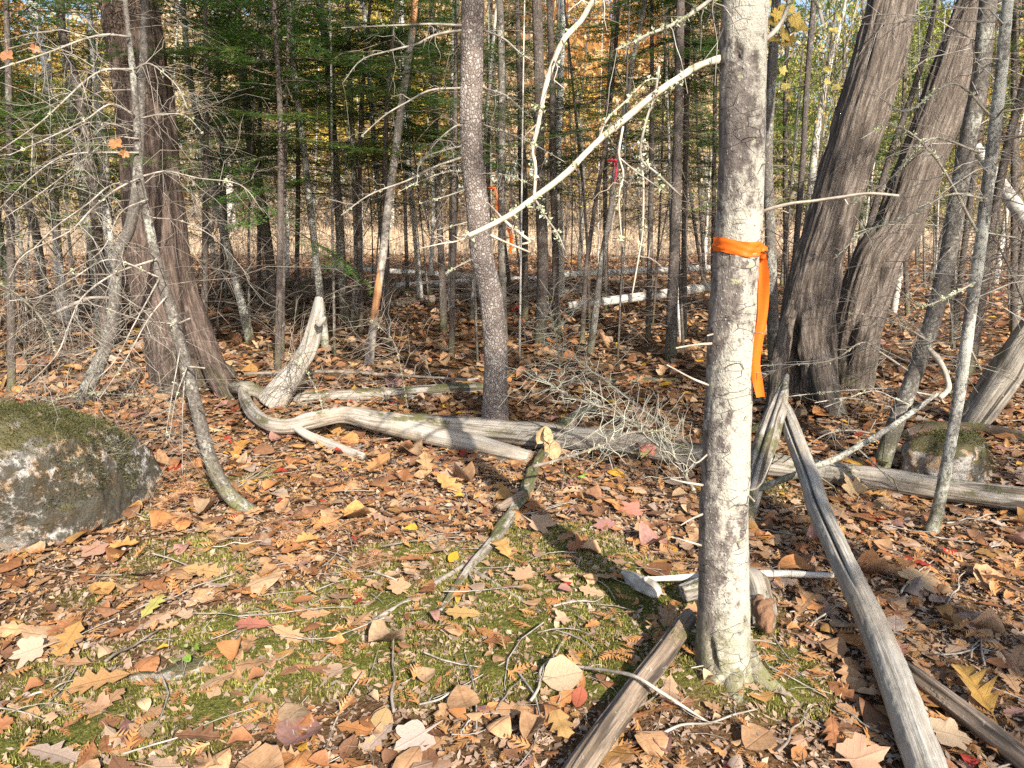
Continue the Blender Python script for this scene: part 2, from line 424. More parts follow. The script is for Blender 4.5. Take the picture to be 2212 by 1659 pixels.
def m_moss(name, dark, mid, light, brown):
    t = NT(name); g = t.n('ShaderNodeNewGeometry').outputs['Position']
    rnd = t.n('ShaderNodeNewGeometry').outputs['Random Per Island']
    a = t.noise(g, 3.1, 3, 0.6); b = t.noise(g, 11, 3, 0.6)
    f = t.math('ADD', t.math('MULTIPLY', rnd, 0.45), t.math('MULTIPLY', t.math('ADD', a, b), 0.42))
    col = t.ramp(f, [(0.38, dark), (0.62, mid), (0.86, light)])
    col = t.mix(t.ramp(t.noise(g, 5.5, 3), [(0.54, 0.0), (0.64, 0.75)]), col, brown)
    return t.done(col, 0.7, None, 0.2, 0.3)

def m_ground():
    t = NT('ground_duff'); g = t.n('ShaderNodeNewGeometry').outputs['Position']
    n1 = t.noise(g, 55, 5, 0.75); n2 = t.noise(g, 6, 4, 0.6); n3 = t.voro(g, 38)
    duff = t.ramp(n1, [(0.30, (0.04, 0.024, 0.014)), (0.50, (0.15, 0.085, 0.043)), (0.72, (0.34, 0.20, 0.10))])
    duff = t.mix(t.ramp(n2, [(0.4, 0.0), (0.7, 0.45)]), duff, (0.19, 0.095, 0.042))
    duff = t.mix(t.ramp(n3, [(0.2, 0.35), (0.5, 0.0)]), duff, (0.26, 0.17, 0.10))
    mo = t.attr('col').outputs['Color']
    mm = t.n('ShaderNodeSeparateColor', {0: mo}).outputs[0]
    mc = t.ramp(t.noise(g, 140, 4, 0.7), [(0.3, (0.04, 0.044, 0.012)), (0.52, (0.15, 0.15, 0.032)), (0.72, (0.36, 0.33, 0.09))])
    col = t.mix(mm, duff, mc)
    fld = t.n('ShaderNodeSeparateColor', {0: mo}).outputs[1]
    fc = t.ramp(t.noise(g, 1.1, 5, 0.7), [(0.35, (0.42, 0.28, 0.17)), (0.6, (0.60, 0.45, 0.31))])
    col = t.mix(fld, col, fc)
    return t.done(col, 0.95, t.bump(t.math('ADD', n1, t.math('MULTIPLY', n3, 0.5)), 1.0, 0.03), 0.1)

def m_rock(name, mossy=0.5, side=False):
    t = NT(name); g = t.n('ShaderNodeTexCoord').outputs['Object']
    n1 = t.noise(g, 9, 5, 0.7, 0.4); n2 = t.noise(g, 60, 5, 0.75); n3 = t.noise(g, 3.2, 4, 0.6)
    col = t.ramp(n2, [(0.30, (0.12, 0.11, 0.10)), (0.48, (0.36, 0.33, 0.30)), (0.68, (0.60, 0.57, 0.53))])
    col = t.mix(t.ramp(n1, [(0.46, 0.0), (0.58, 0.8)]), col, (0.48, 0.29, 0.14))
    col = t.mix(t.ramp(t.noise(g, 14, 5, 0.75), [(0.52, 0.0), (0.58, 0.85)]), col, (0.62, 0.60, 0.56))
    blk = t.ramp(t.math('ADD', t.math('MULTIPLY', n3, 0.7), t.math('MULTIPLY', t.noise(g, 22, 5, 0.7), 0.4)), [(0.57, 0.0), (0.62, 1.0)])
    if side:
        ox = t.n('ShaderNodeSeparateXYZ', {0: g}).outputs[0]
        sm = t.n('ShaderNodeMapRange', {'Value': t.math('ADD', ox, t.math('MULTIPLY', t.math('SUBTRACT', n3, 0.5), 0.9)), 'From Min': 0.05, 'From Max': 0.30}).outputs[0]
        blk = t.math('MAXIMUM', blk, t.math('MULTIPLY', sm, t.ramp(t.noise(g, 17, 5, 0.75), [(0.40, 0.0), (0.50, 1.0)])))
    col = t.mix(t.math('MULTIPLY', blk, 0.9), col, t.mix(n2, (0.022, 0.020, 0.014), (0.075, 0.065, 0.04)))
    f = t.noise(g, 90, 4, 0.7)
    um = t.math('ADD', upness(t, 0.25, 0.9), t.math('MULTIPLY', t.math('SUBTRACT', t.noise(g, 7, 5, 0.7), 0.5), 1.6))
    mm = t.ramp(um, [(0.75 - 0.5 * mossy, 0.0), (0.95 - 0.5 * mossy, 1.0)])
    col = t.mix(t.math('MULTIPLY', mm, 0.9), col, t.mix(f, (0.055, 0.055, 0.02), (0.22, 0.19, 0.075)))
    h = t.math('ADD', t.math('ADD', n2, n1), t.math('MULTIPLY', t.math('MULTIPLY', mm, f), 1.0))
    return t.done(col, 0.9, t.bump(h, 0.9, 0.03), 0.25)

def m_plain(name, a, b, scale=20, rough=0.7, trans=None, bump=0.3):
    t = NT(name); g = t.n('ShaderNodeTexCoord').outputs['Object']
    n = t.noise(g, scale, 4, 0.6)
    return t.done(t.mix(n, a, b), rough, t.bump(n, bump, 0.01), 0.3, trans)

M = {}
M['ground'] = m_ground()
M['cedar_red'] = m_cedar('cedar_bark_reddish', (0.028, 0.019, 0.015), (0.115, 0.080, 0.064), (0.27, 0.20, 0.165))
M['cedar'] = m_cedar('cedar_bark_grey', (0.03, 0.022, 0.018), (0.145, 0.112, 0.090), (0.33, 0.275, 0.232), 0.4)
M['fir'] = m_fir('fir_bark_pale_lichen_lit_side', 0.46, ((0.08, 0.066, 0.058), (0.25, 0.215, 0.19)), (0.52, 0.495, 0.425), 0.85, 0.9)  # lichen patches, plus a lit right side worked into the bark colour
M['fir_grey'] = m_fir('fir_bark_grey', 0.22, ((0.07, 0.06, 0.052), (0.22, 0.195, 0.17)), (0.50, 0.50, 0.44), 1.6)
M['fir_pale'] = m_fir('fir_bark_whitish', 0.5, ((0.09, 0.08, 0.07), (0.28, 0.26, 0.235)), (0.60, 0.60, 0.54), 1.7)
M['spruce'] = m_fir('spruce_bark_dark', 0.02, ((0.05, 0.04, 0.035), (0.165, 0.135, 0.118)), (0.40, 0.39, 0.35), 1.6)
M['scaly'] = m_scaly('pine_bark_scaly')
M['birch'] = m_birch('birch_bark')
M['peel'] = m_peel('peeling_bark')
M['wood'] = m_wood('weathered_wood', moss=0.5)
M['wood_mossy'] = m_wood('weathered_wood_mossy', moss=0.9)
M['wood_clean'] = m_wood('weathered_wood_silver', (0.21, 0.185, 0.155), (0.36, 0.33, 0.285), (0.47, 0.435, 0.38), 0.0, warm=0.5, crack=0.35, blotch=0.3)
M['wood_brown'] = m_wood('weathered_wood_brown', (0.07, 0.05, 0.037), (0.21, 0.155, 0.115), (0.36, 0.29, 0.23), 0.15)
M['wood_dark'] = m_wood('rotten_wood_dark', (0.03, 0.022, 0.016), (0.10, 0.07, 0.05), (0.20, 0.15, 0.11), 0.6)
M['twig'] = m_twig('dead_twig_grey', (0.17, 0.14, 0.115), (0.44, 0.40, 0.34))
M['branch_pale'] = m_twig('dead_branch_bleached', (0.34, 0.285, 0.22), (0.62, 0.54, 0.44), 0.4)
M['brush'] = m_twig('underbrush_stems', (0.16, 0.115, 0.085), (0.40, 0.32, 0.25), 0.2)
M['twig_lichen'] = m_twig('dead_twig_lichened', (0.30, 0.28, 0.22), (0.56, 0.55, 0.45), 0.8)
M['twig_dark'] = m_twig('dead_twig_dark', (0.05, 0.04, 0.033), (0.17, 0.14, 0.115), 0.2)
M['twig_mid'] = m_twig('dead_twig_brownish', (0.10, 0.078, 0.06), (0.30, 0.255, 0.21), 0.3)
M['twig_pale'] = m_twig('dead_twig_pale', (0.26, 0.22, 0.175), (0.52, 0.46, 0.385), 0.5)
M['leaf'] = m_leaf('fallen_leaf', True)
M['litter'] = m_leaf('leaf_litter', False)
M['needle'] = m_foliage('fir_needles', [(0.055, 0.115, 0.03), (0.09, 0.175, 0.04), (0.15, 0.24, 0.055), (0.06, 0.125, 0.035)], 0.38, 0.5)
M['needle_b'] = m_foliage('fir_needles_light', [(0.07, 0.15, 0.03), (0.12, 0.22, 0.04), (0.20, 0.28, 0.055)], 0.28, 0.5)
M['yellow'] = m_foliage('leaves_yellow', [(0.58, 0.44, 0.06), (0.70, 0.54, 0.12), (0.50, 0.47, 0.10), (0.66, 0.44, 0.12)], 0.4)
M['orange'] = m_foliage('leaves_orange', [(0.56, 0.28, 0.08), (0.66, 0.40, 0.14), (0.52, 0.22, 0.06), (0.68, 0.48, 0.24)], 0.4)
M['lime'] = m_foliage('leaves_lime', [(0.26, 0.34, 0.06), (0.40, 0.44, 0.09), (0.54, 0.50, 0.12), (0.22, 0.31, 0.06)], 0.4)
M['tan'] = m_foliage('leaves_tan', [(0.64, 0.48, 0.31), (0.70, 0.55, 0.38), (0.60, 0.40, 0.22), (0.68, 0.56, 0.32)], 0.4)
M['green'] = m_foliage('leaves_green', [(0.14, 0.25, 0.05), (0.22, 0.33, 0.07), (0.32, 0.38, 0.09)], 0.4)
M['moss'] = m_foliage('moss_shoots', [(0.06, 0.075, 0.014), (0.17, 0.18, 0.035), (0.32, 0.31, 0.075), (0.44, 0.40, 0.14), (0.10, 0.07, 0.03)], 0.3)
M['moss'] = m_moss('moss_feathery', (0.055, 0.065, 0.013), (0.22, 0.215, 0.04), (0.50, 0.45, 0.13), (0.095, 0.065, 0.028))
M['moss_dark'] = m_foliage('moss_dark', [(0.03, 0.035, 0.012), (0.08, 0.08, 0.025), (0.15, 0.14, 0.05)], 0.2)
M['sprig'] = m_foliage('cedar_sprigs', [(0.42, 0.19, 0.06), (0.52, 0.27, 0.10), (0.32, 0.13, 0.045), (0.46, 0.30, 0.15)], 0.2)
M['bracken'] = m_foliage('dead_bracken', [(0.40, 0.21, 0.10), (0.52, 0.30, 0.17), (0.28, 0.13, 0.06)], 0.2)
M['lichen'] = m_foliage('lichen_tufts', [(0.46, 0.50, 0.33), (0.60, 0.62, 0.42), (0.52, 0.54, 0.24)], 0.15, 0.9)
M['straw'] = m_foliage('field_grass', [(0.58, 0.43, 0.28), (0.64, 0.50, 0.35), (0.48, 0.32, 0.19)], 0.3)
M['rock'] = m_rock('granite_mossy', 0.45, True)
M['rock_b'] = m_rock('granite_mossy_small', 0.75)
M['stone'] = m_rock('granite_flat_stone', 0.1)
M['cavity'] = m_plain('hollow_wood', (0.016, 0.011, 0.008), (0.05, 0.032, 0.022), 40, 0.95)
M['heart'] = m_plain('broken_heartwood', (0.10, 0.045, 0.025), (0.28, 0.16, 0.09), 50, 0.9, None, 0.8)
M['ribbon'] = m_plain('orange_flagging_tape', (0.95, 0.165, 0.014), (1.0, 0.22, 0.025), 30, 0.35, 0.35, 0.15)
M['ribbon_pink'] = m_plain('pink_flagging_tape', (0.75, 0.05, 0.10), (0.80, 0.08, 0.14), 30, 0.4, 0.25, 0.15)
# ------------------------------------------------------------------ ground and far clearing
def build_ground():
    ys = np.concatenate([np.linspace(-14, 0.9, 24, endpoint=False), np.linspace(0.9, 5.5, 230, endpoint=False),
                         5.5 * (26 / 5.5) ** np.linspace(0, 1, 130, endpoint=False), 26 * (600 / 26) ** np.linspace(0, 1, 40)])
    u = np.linspace(-1, 1, 261); u = np.sign(u) * np.abs(u) ** 1.25
    hw = np.clip(3.2 + np.abs(ys - 1.5) * 1.05, 3.2, 900)
    hw = np.where(ys < 0.9, 14, hw)
    X = u[None] * hw[:, None]; Y = np.repeat(ys[:, None], len(u), 1)
    Z = gh(X, Y)
    mm = np.clip(moss_amount(X, Y) * 4, 0, 1)
    fine = np.clip(1 - (Y - 2) / 5, 0, 1)
    Z = Z + fine * (0.012 * mm * (0.5 + vnoise(X * 14, Y * 14)) + 0.006 * vnoise(X * 30, Y * 30))
    fld = np.clip((Y - 21 + 2 * vnoise(X * .3, Y * .3)) / 4, 0, 1)
    n, m = X.shape
    i = np.arange(n - 1)[:, None] * m + np.arange(m - 1)
    Q = np.stack([i, i + 1, i + m + 1, i + m], -1).reshape(-1, 4)
    V = np.stack([X, Y, Z], -1).reshape(-1, 3)
    col = np.stack([mm, fld, 0 * mm], -1).reshape(-1, 3)
    o = MB().add(V, Q, None, None, col).obj('ground', M['ground'])
    o['kind'] = 'structure'; o['label'] = 'forest floor of brown duff and moss running back to a pale clearing'
build_ground()

# ------------------------------------------------------------------ leaf shapes: (V, T, luv), unit length along +y
def strip_leaf(ts, ws, fwd, curl, r):
    n = len(ts); V, uv = [], []
    for t, w, f in zip(ts, ws, fwd):
        for sgn in (-1, 0, 1):
            x = sgn * w; y = t + (f if sgn else 0)
            V.append((x, y)); uv.append((x, t))
    V = np.array(V); x, y = V[:, 0], V[:, 1]
    z = curl[0] * x ** 2 * 2 + curl[1] * (y - 0.5) ** 2 + curl[2] * x * (y - 0.4) + curl[3] * np.abs(x) + 0.05 * vnoise(x * 5 + r * 9, y * 5, r)
    T = []
    for k in range(n - 1):
        a = k * 3; b = a + 3
        T += [(a, a + 1, b + 1), (a, b + 1, b), (a + 1, a + 2, b + 2), (a + 1, b + 2, b + 1)]
    return np.column_stack([x, y - 0.5, z]), np.array(T), np.column_stack([np.array(uv), np.zeros(len(uv))])
def oak(r, lo=False):
    if lo:
        ts = np.array([0, .2, .36, .52, .68, .82, 1]); ws = np.array([.01, .2, .1, .3, .13, .24, .01]); fw = np.array([0, .05, 0, .06, 0, .06, 0])
    else:
        ts = np.array([-.16, 0, .10, .20, .26, .34, .44, .49, .56, .66, .71, .78, .86, .92, 1.0])
        ws = np.array([.006, .012, .09, .20, .17, .12, .27, .24, .13, .30, .24, .14, .18, .10, .006])
        fw = np.array([0, 0, .01, .04, .03, 0, .06, .03, 0, .07, .04, 0, .05, .01, 0])
    q = np.random.default_rng(int(r * 100)); ws = ws * q.uniform(.85, 1.15, len(ws))
    return strip_leaf(ts, ws, fw, (q.uniform(-.7, 1.3), q.uniform(-.5, .8), q.uniform(-.9, .9), q.uniform(-.2, .35)), r)
def oval(r, lo=False, wid=.3):
    n = 5 if lo else 8
    ts = np.linspace(0, 1, n); ws = wid * np.sin(np.pi * ts ** .85) ** .8 + .004
    if not lo:
        ts = np.concatenate([[-.22], ts]); ws = np.concatenate([[.006], ws])
    q = np.random.default_rng(int(r * 100) + 7)
    ws = ws * q.uniform(.88, 1.1, len(ws))
    return strip_leaf(ts, ws, np.zeros(len(ts)), (q.uniform(-.9, 1.4), q.uniform(-.6, .9), q.uniform(-.8, .8), q.uniform(-.3, .5)), r)
def maple(r, lo=False):
    q = np.random.default_rng(int(r * 100) + 13)
    if lo: A = np.radians([-150, -95, -70, -42, -22, 0, 22, 42, 70, 95, 150]); Rr = np.array([.3, .3, .55, .32, .38, .66, .38, .32, .55, .3, .3])
    else:
        A = np.radians([-168, -140, -118, -100, -84, -70, -62, -52, -40, -26, -16, -9, 0, 9, 16, 26, 40, 52, 62, 70, 84, 100, 118, 140, 168])
        Rr = np.array([.20, .34, .42, .36, .42, .37, .50, .58, .46, .36, .48, .50, .64, .50, .48, .36, .46, .58, .50, .37, .42, .36, .42, .34, .20])
    Rr = Rr * q.uniform(.88, 1.1, len(Rr))
    x, y = Rr * np.sin(A), Rr * np.cos(A)
    if not lo:
        x = np.concatenate([x, [.008, -.008]]); y = np.concatenate([y, [-.62, -.62]])
    x = np.concatenate([[0], x]); y = np.concatenate([[0], y]); n = len(x) - 1
    rr = np.hypot(x, y)
    z = q.uniform(-.5, .7) * x * x + q.uniform(-.5, .7) * y * y + q.uniform(-.8, .8) * x * y + .07 * vnoise(x * 5 + r, y * 5, r) + q.uniform(-.15, .3) * np.abs(x)
    T = [(0, i, i % n + 1) for i in range(1, n + 1)]
    return np.column_stack([x, y, z]), np.array(T), np.column_stack([x, y + .5, 0 * x])
LEAF = {'oak': [oak(.13 + i) for i in range(7)], 'maple': [maple(.31 + i) for i in range(6)],
        'oval': [oval(.51 + i) for i in range(5)], 'round': [oval(.71 + i, False, .44) for i in range(5)]}
LEAF_LO = {'oak': [oak(.13 + i, True) for i in range(5)], 'maple': [maple(.31 + i, True) for i in range(5)],
           'oval': [oval(.51 + i, True) for i in range(4)], 'round': [oval(.71 + i, True, .44) for i in range(4)]}
# fallen-leaf colours (albedo)
LC = {'tan': (.48, .29, .155), 'buff': (.53, .365, .22), 'ochre': (.46, .26, .09), 'rust': (.33, .15, .066), 'brown': (.25, .13, .07),
      'pale': (.44, .34, .27), 'orange': (.50, .235, .09), 'red': (.40, .055, .035), 'mauve': (.36, .20, .165), 'gold': (.58, .33, .045)}
def rotz(a):
    c, s, o = np.cos(a), np.sin(a), np.zeros_like(a)
    return np.stack([np.stack([c, -s, o], -1), np.stack([s, c, o], -1), np.stack([o, o, o + 1], -1)], -2)
def tiltm(ax, ang):
    c, s = np.cos(ang), np.sin(ang); x, y = np.cos(ax), np.sin(ax); o = np.zeros_like(c)
    K = np.stack([np.stack([o, o, y], -1), np.stack([o, o, -x], -1), np.stack([-y, x, o], -1)], -2)
    I = np.eye(3)[None]
    return I + s[:, None, None] * K + (1 - c)[:, None, None] * (K @ K)

def scatter_leaves(mb, xy, size, kinds, lib, tilt, lift, palette, weights, g):
    n = len(xy)
    kk = g.choice(len(kinds), n, p=kinds_p(kinds))
    names = [k for k, _ in kinds]
    colsA = np.array([LC[p] for p in palette])
    ci = g.choice(len(palette), n, p=np.array(weights) / sum(weights))
    col = colsA[ci] * g.uniform(.7, 1.2, (n, 1))
    Rm = tiltm(g.uniform(0, 2 * np.pi, n), np.abs(g.normal(0, tilt, n))) @ rotz(g.uniform(0, 2 * np.pi, n))
    flip = np.where(g.random(n) < .35, -1.0, 1.0)
    pos = np.column_stack([xy, gh(xy[:, 0], xy[:, 1]) + lift * g.random(n) + 0.006])
    for a, nm in enumerate(names):
        var = g.integers(0, len(lib[nm]), n)
        for b, (V, T, luv) in enumerate(lib[nm]):
            ids = np.where((kk == a) & (var == b))[0]
            if not len(ids): continue
            L = V[None] * np.stack([np.ones(len(ids)) * g.uniform(.75, 1.1, len(ids)), np.ones(len(ids)), flip[ids] * g.uniform(.3, 1.0, len(ids))], -1)[:, None] * size[ids][:, None, None]
            if nm == 'maple': L = L * 0.85
            W = np.einsum('nij,nkj->nki', Rm[ids], L)
            W[..., 2] -= np.minimum(W[..., 2].min(1), 0)[:, None] * 0.55
            W = W + pos[ids][:, None]
            k = len(V)
            TT = (T[None] + (np.arange(len(ids)) * k)[:, None, None]).reshape(-1, 3)
            mb.add(W.reshape(-1, 3), None, TT, np.tile(luv, (len(ids), 1)), np.repeat(col[ids], k, 0))
def kinds_p(kinds):
    w = np.array([p for _, p in kinds], float); return w / w.sum()

def in_view(xy, z=0.0, mx=60):
    p = np.column_stack([xy, np.full(len(xy), z)]) - EYE
    d = p @ _f; X = 1106 + FPX * p[:, 0] / np.maximum(d, .05); Yp = 829.5 - FPX * (p @ _u) / np.maximum(d, .05)
    return (d > .2) & (X > -mx) & (X < 2212 + mx) & (Yp < 1659 + 2 * mx), X, Yp
def pick_ground(n, y0, y1, g, margin=.3):
    y = np.sqrt(g.uniform(y0 ** 2, y1 ** 2, n)); x = g.uniform(-1, 1, n) * (y * 0.80 + margin + .2)
    return np.column_stack([x, y])
KINDS_NEAR = [('oak', .44), ('maple', .12), ('oval', .18), ('round', .26)]
PAL = ['tan', 'buff', 'ochre', 'rust', 'brown', 'pale', 'orange', 'red', 'mauve', 'gold']
WTS = [.33, .14, .07, .17, .12, .035, .12, .008, .04, .015]
def build_litter():
    g = np.random.default_rng(5)
    near = MB()
    xy = pick_ground(27000, 1.35, 6.2, g)
    md = moss_amount(xy[:, 0], xy[:, 1])
    keep = g.random(len(xy)) < np.where(md > .0, .12, np.clip(.50 + .2 * (xy[:, 1] - 2.6), .5, .85))
    xy = xy[keep]
    scatter_leaves(near, xy, np.clip(g.lognormal(math.log(.043), .62, len(xy)), .012, .15), KINDS_NEAR, LEAF, .17, .024, PAL, WTS, g)
    xy = pick_ground(52000, 6.0, 23, g)
    scatter_leaves(near, xy, np.clip(g.lognormal(math.log(.105), .3, len(xy)), .05, .2), KINDS_NEAR, LEAF_LO, .33, .05, PAL,
                   [.34, .16, .07, .18, .13, .03, .09, .010, .03, .015], g)
    o = near.obj('leaf_litter', M['litter'], None, True)
    tag(o, 'brown and tan fallen leaves carpeting the forest floor', 'leaf litter', kind='stuff')
    # crumbs: bits of broken leaf between
    cr = MB(); n = 120000
    xy = pick_ground(n, 1.35, 4.8, g)
    z = gh(xy[:, 0], xy[:, 1]) + g.uniform(.002, .014, n)
    c = np.column_stack([xy, z]); s = (.003 + .016 * g.random(n) ** 2)[:, None]
    a = g.uniform(0, 6.28, n)
    d1 = np.column_stack([np.cos(a), np.sin(a), g.normal(0, .35, n)]) * s; d2 = np.column_stack([-np.sin(a), np.cos(a), g.normal(0, .35, n)]) * s * g.uniform(.2, .8, n)[:, None]
    V = np.stack([c - d1, c + d2, c + d1, c - d2 * .7], 1).reshape(-1, 3)
    Q = np.arange(4 * n).reshape(-1, 4)
    cols = np.array([LC[p] for p in ('tan', 'rust', 'brown', 'buff', 'pale')])[g.integers(0, 5, n)] * g.uniform(.5, 1.15, (n, 1))
    cr.add(V, Q, None, np.tile([[.3, .3, 0]], (4 * n, 1)), np.repeat(cols, 4, 0))
    tag(cr.obj('leaf_crumbs', M['litter'], None, False), 'crumbs of broken leaf scattered between the fallen leaves', 'leaf litter', kind='stuff')
    # cedar sprigs
    sp = MB(); n = 3400
    xy = pick_ground(n, 1.4, 5.0, g); xy = xy[in_view(xy)[0]]; n = len(xy)
    B = []
    for i in range(n):
        L = g.uniform(.03, .085); k = 6; t = np.linspace(0, 1, k)
        for sg in (-1, 1):
            for j in range(1, k):
                l = L * .45 * (1 - t[j] * .75)
                B.append((i, 0, t[j] * L, sg * l * .75, t[j] * L + l * .8, L * .07))
        B.append((i, 0, 0, 0, L, L * .05))
    B = np.array(B); i = B[:, 0].astype(int)
    p0, p1, w = B[:, 1:3], B[:, 3:5], B[:, 5]
    d = p1 - p0; nrm = np.stack([-d[:, 1], d[:, 0]], -1); nrm = nrm / np.linalg.norm(nrm, axis=1, keepdims=True) * w[:, None]
    tri = np.stack([p0 - nrm, p0 + nrm, p1], 1)
    tri3 = np.concatenate([tri, (np.abs(tri[..., :1]) * g.uniform(-.5, .7, n)[i][:, None, None])], -1)
    Rm = tiltm(g.uniform(0, 6.28, n), np.abs(g.normal(0, .3, n))) @ rotz(g.uniform(0, 6.28, n))
    W = np.einsum('nij,nkj->nki', Rm[i], tri3) + np.column_stack([xy, gh(xy[:, 0], xy[:, 1]) + g.uniform(.012, .04, n)])[i][:, None]
    sp.add(W.reshape(-1, 3), None, np.arange(len(W) * 3).reshape(-1, 3))
    tag(sp.obj('cedar_sprig_litter', M['sprig'], None, False), 'orange-brown shed cedar sprigs strewn over moss and leaves', 'cedar sprigs', kind='stuff')
    # thin twig litter
    tw = MB(); n = 2600
    xy = pick_ground(n, 1.4, 8.0, g); n = len(xy)
    L = np.clip(g.lognormal(math.log(.10), .6, n), .03, .5); a = g.uniform(0, 6.28, n)
    t = np.linspace(-.5, .5, 5)
    bend = g.normal(0, .12, n)
    px = xy[:, :1] + L[:, None] * (t * np.cos(a)[:, None] - bend[:, None] * (t ** 2 * 4) * np.sin(a)[:, None])
    py = xy[:, 1:] + L[:, None] * (t * np.sin(a)[:, None] + bend[:, None] * (t ** 2 * 4) * np.cos(a)[:, None])
    pz = gh(px, py) + .014 + .02 * g.random((n, 1)) + L[:, None] * t * g.normal(0, .06, (n, 1))
    R = np.clip(L * .012, .0009, .0032)[:, None] * np.linspace(1.2, .6, 5)
    tw.add(*tubes(np.stack([px, py, pz], -1), R, 3, cap=False)[:2], None)
    tag(tw.obj('twig_litter', M['twig'], None), 'thin grey dead twigs lying all over the leaves', 'twigs', kind='stuff')
    # moss shoots
    mo = MB(); n = 620000
    xy = pick_ground(n, 1.4, 4.6, g)
    md = moss_amount(xy[:, 0], xy[:, 1])
    xy = xy[(g.random(n) < np.clip(md * 5 + .1, 0.0, 1)) & in_view(xy)[0]]; n = len(xy)
    z = gh(xy[:, 0], xy[:, 1]); c = np.column_stack([xy, z])
    Ls = g.uniform(.005, .015, n) * (1 + .5 * vnoise(xy[:, 0] * 9, xy[:, 1] * 9)); a = g.uniform(0, 6.28, n)
    tip = c + np.column_stack([np.cos(a) * Ls * .55, np.sin(a) * Ls * .55, Ls + .004])
    w = np.column_stack([-np.sin(a), np.cos(a), 0 * a]) * g.uniform(.0014, .0030, n)[:, None]
    V = np.stack([c - w, c + w, tip], 1)
    mo.add(V.reshape(-1, 3), None, np.arange(3 * n).reshape(-1, 3))
    tag(mo.obj('moss_carpet', M['moss'], None, False), 'yellow-green feathery moss spreading between the fallen leaves', 'moss', kind='stuff')
    # straw of the clearing
    fs = MB(); n = 16000
    y = g.uniform(22, 55, n); x = g.uniform(-1, 1, n) * y * .85
    L = g.uniform(.15, .6, n); a = g.uniform(0, 6.28, n)
    c = np.column_stack([x, y, gh(x, y)]); tip = c + np.column_stack([np.cos(a) * L * .3, np.sin(a) * L * .3, L])
    w = np.column_stack([np.ones(n), 0 * a, 0 * a]) * .02
    fs.add(np.stack([c - w, c + w, tip], 1).reshape(-1, 3), None, np.arange(3 * n).reshape(-1, 3))
    tag(fs.obj('clearing_grass', M['straw'], None, False), 'pale straw-coloured grass of the sunlit clearing behind the trunks', 'grass', kind='stuff')
build_litter()
# ------------------------------------------------------------------ tree builders
def along(P, t):
    """point on polyline array P (n,3) at t in 0..1 (vector t)"""
    i = np.clip(t * (len(P) - 1), 0, len(P) - 1.001); k = i.astype(int); f = (i - k)[:, None]
    return P[k] * (1 - f) + P[k + 1] * f, norm(P[k + 1] - P[k])
def dead_branches(g, P, R, nb, zlo, zhi, length, mb=None, subs=4, thick=.0045, droop=.5, az=None, n=6):
    """bare side branches with twigs on trunk path P; everything vectorised"""
    mb = mb or MB()
    zs = P[:, 2]; tt = np.linspace(0, 1, len(P))
    z = g.uniform(zlo, zhi, nb); t = np.interp(z, zs, tt)
    c, _ = along(P, t); r0 = np.interp(t, tt, R)
    a = g.uniform(0, 2 * np.pi, nb) if az is None else g.normal(az[0], az[1], nb)
    L = length * g.uniform(.3, 1.15, nb) * np.where(g.random(nb) < .3, .5, 1)
    el = g.normal(.18, .28, nb)
    s = np.linspace(0, 1, n)
    H = np.column_stack([np.cos(a), np.sin(a)])
    side = np.column_stack([-np.sin(a), np.cos(a)])
    bend = g.normal(0, .18, nb); dr = droop * g.uniform(.2, 1.3, nb)
    wig = g.normal(0, .02, (nb, n, 3)); wig[:, 0] = 0
    hx = (s[None] * np.cos(el)[:, None])[..., None] * H[:, None] + (bend[:, None] * s[None] ** 2)[..., None] * side[:, None]
    hz = s[None] * np.sin(el)[:, None] - dr[:, None] * s[None] ** 2
    off = np.concatenate([hx, hz[..., None]], -1) * L[:, None, None] + wig * L[:, None, None]
    PP = c[:, None] + off + np.concatenate([H, np.zeros((nb, 1))], 1)[:, None] * (r0 * .6)[:, None, None]
    RR = (thick * (L / length) ** .6 * g.uniform(.7, 1.3, nb))[:, None] * np.linspace(1, .3, n)[None]
    mb.add(*_tube4(PP, RR))
    if subs:
        ns = nb * subs
        par = np.repeat(np.arange(nb), subs); ts = g.uniform(.25, .98, ns)
        i = np.clip(ts * (n - 1), 0, n - 1.001); k = i.astype(int); f = (i - k)[:, None]
        c2 = PP[par, k] * (1 - f) + PP[par, k + 1] * f; d = norm(PP[par, k + 1] - PP[par, k])
        sg = np.where(g.random(ns) < .5, -1, 1)
        sd = norm(np.cross(d, np.tile([[0, 0, 1.]], (ns, 1)))) * sg[:, None]
        dd = norm(d * g.uniform(.3, .9, ns)[:, None] + sd * g.uniform(.4, 1, ns)[:, None] + g.normal(0, .3, (ns, 3)))
        L2 = L[par] * g.uniform(.15, .5, ns) * (1.1 - ts * .6)
        s4 = np.linspace(0, 1, 4)
        P2 = c2[:, None] + dd[:, None] * (s4[None] * L2[:, None])[..., None]
        P2[..., 2] -= (s4[None] ** 2) * L2[:, None] * g.uniform(-.1, .35, ns)[:, None]
        R2 = np.maximum(RR[par, k] * .6, .0009)[:, None] * np.linspace(1, .4, 4)[None]
        mb.add(*_tube4(P2, R2))
    return mb
def _tube4(P, R):
    V, Q, T, tc = tubes(P, R, 3, cap=False)
    return V, Q, None, tc

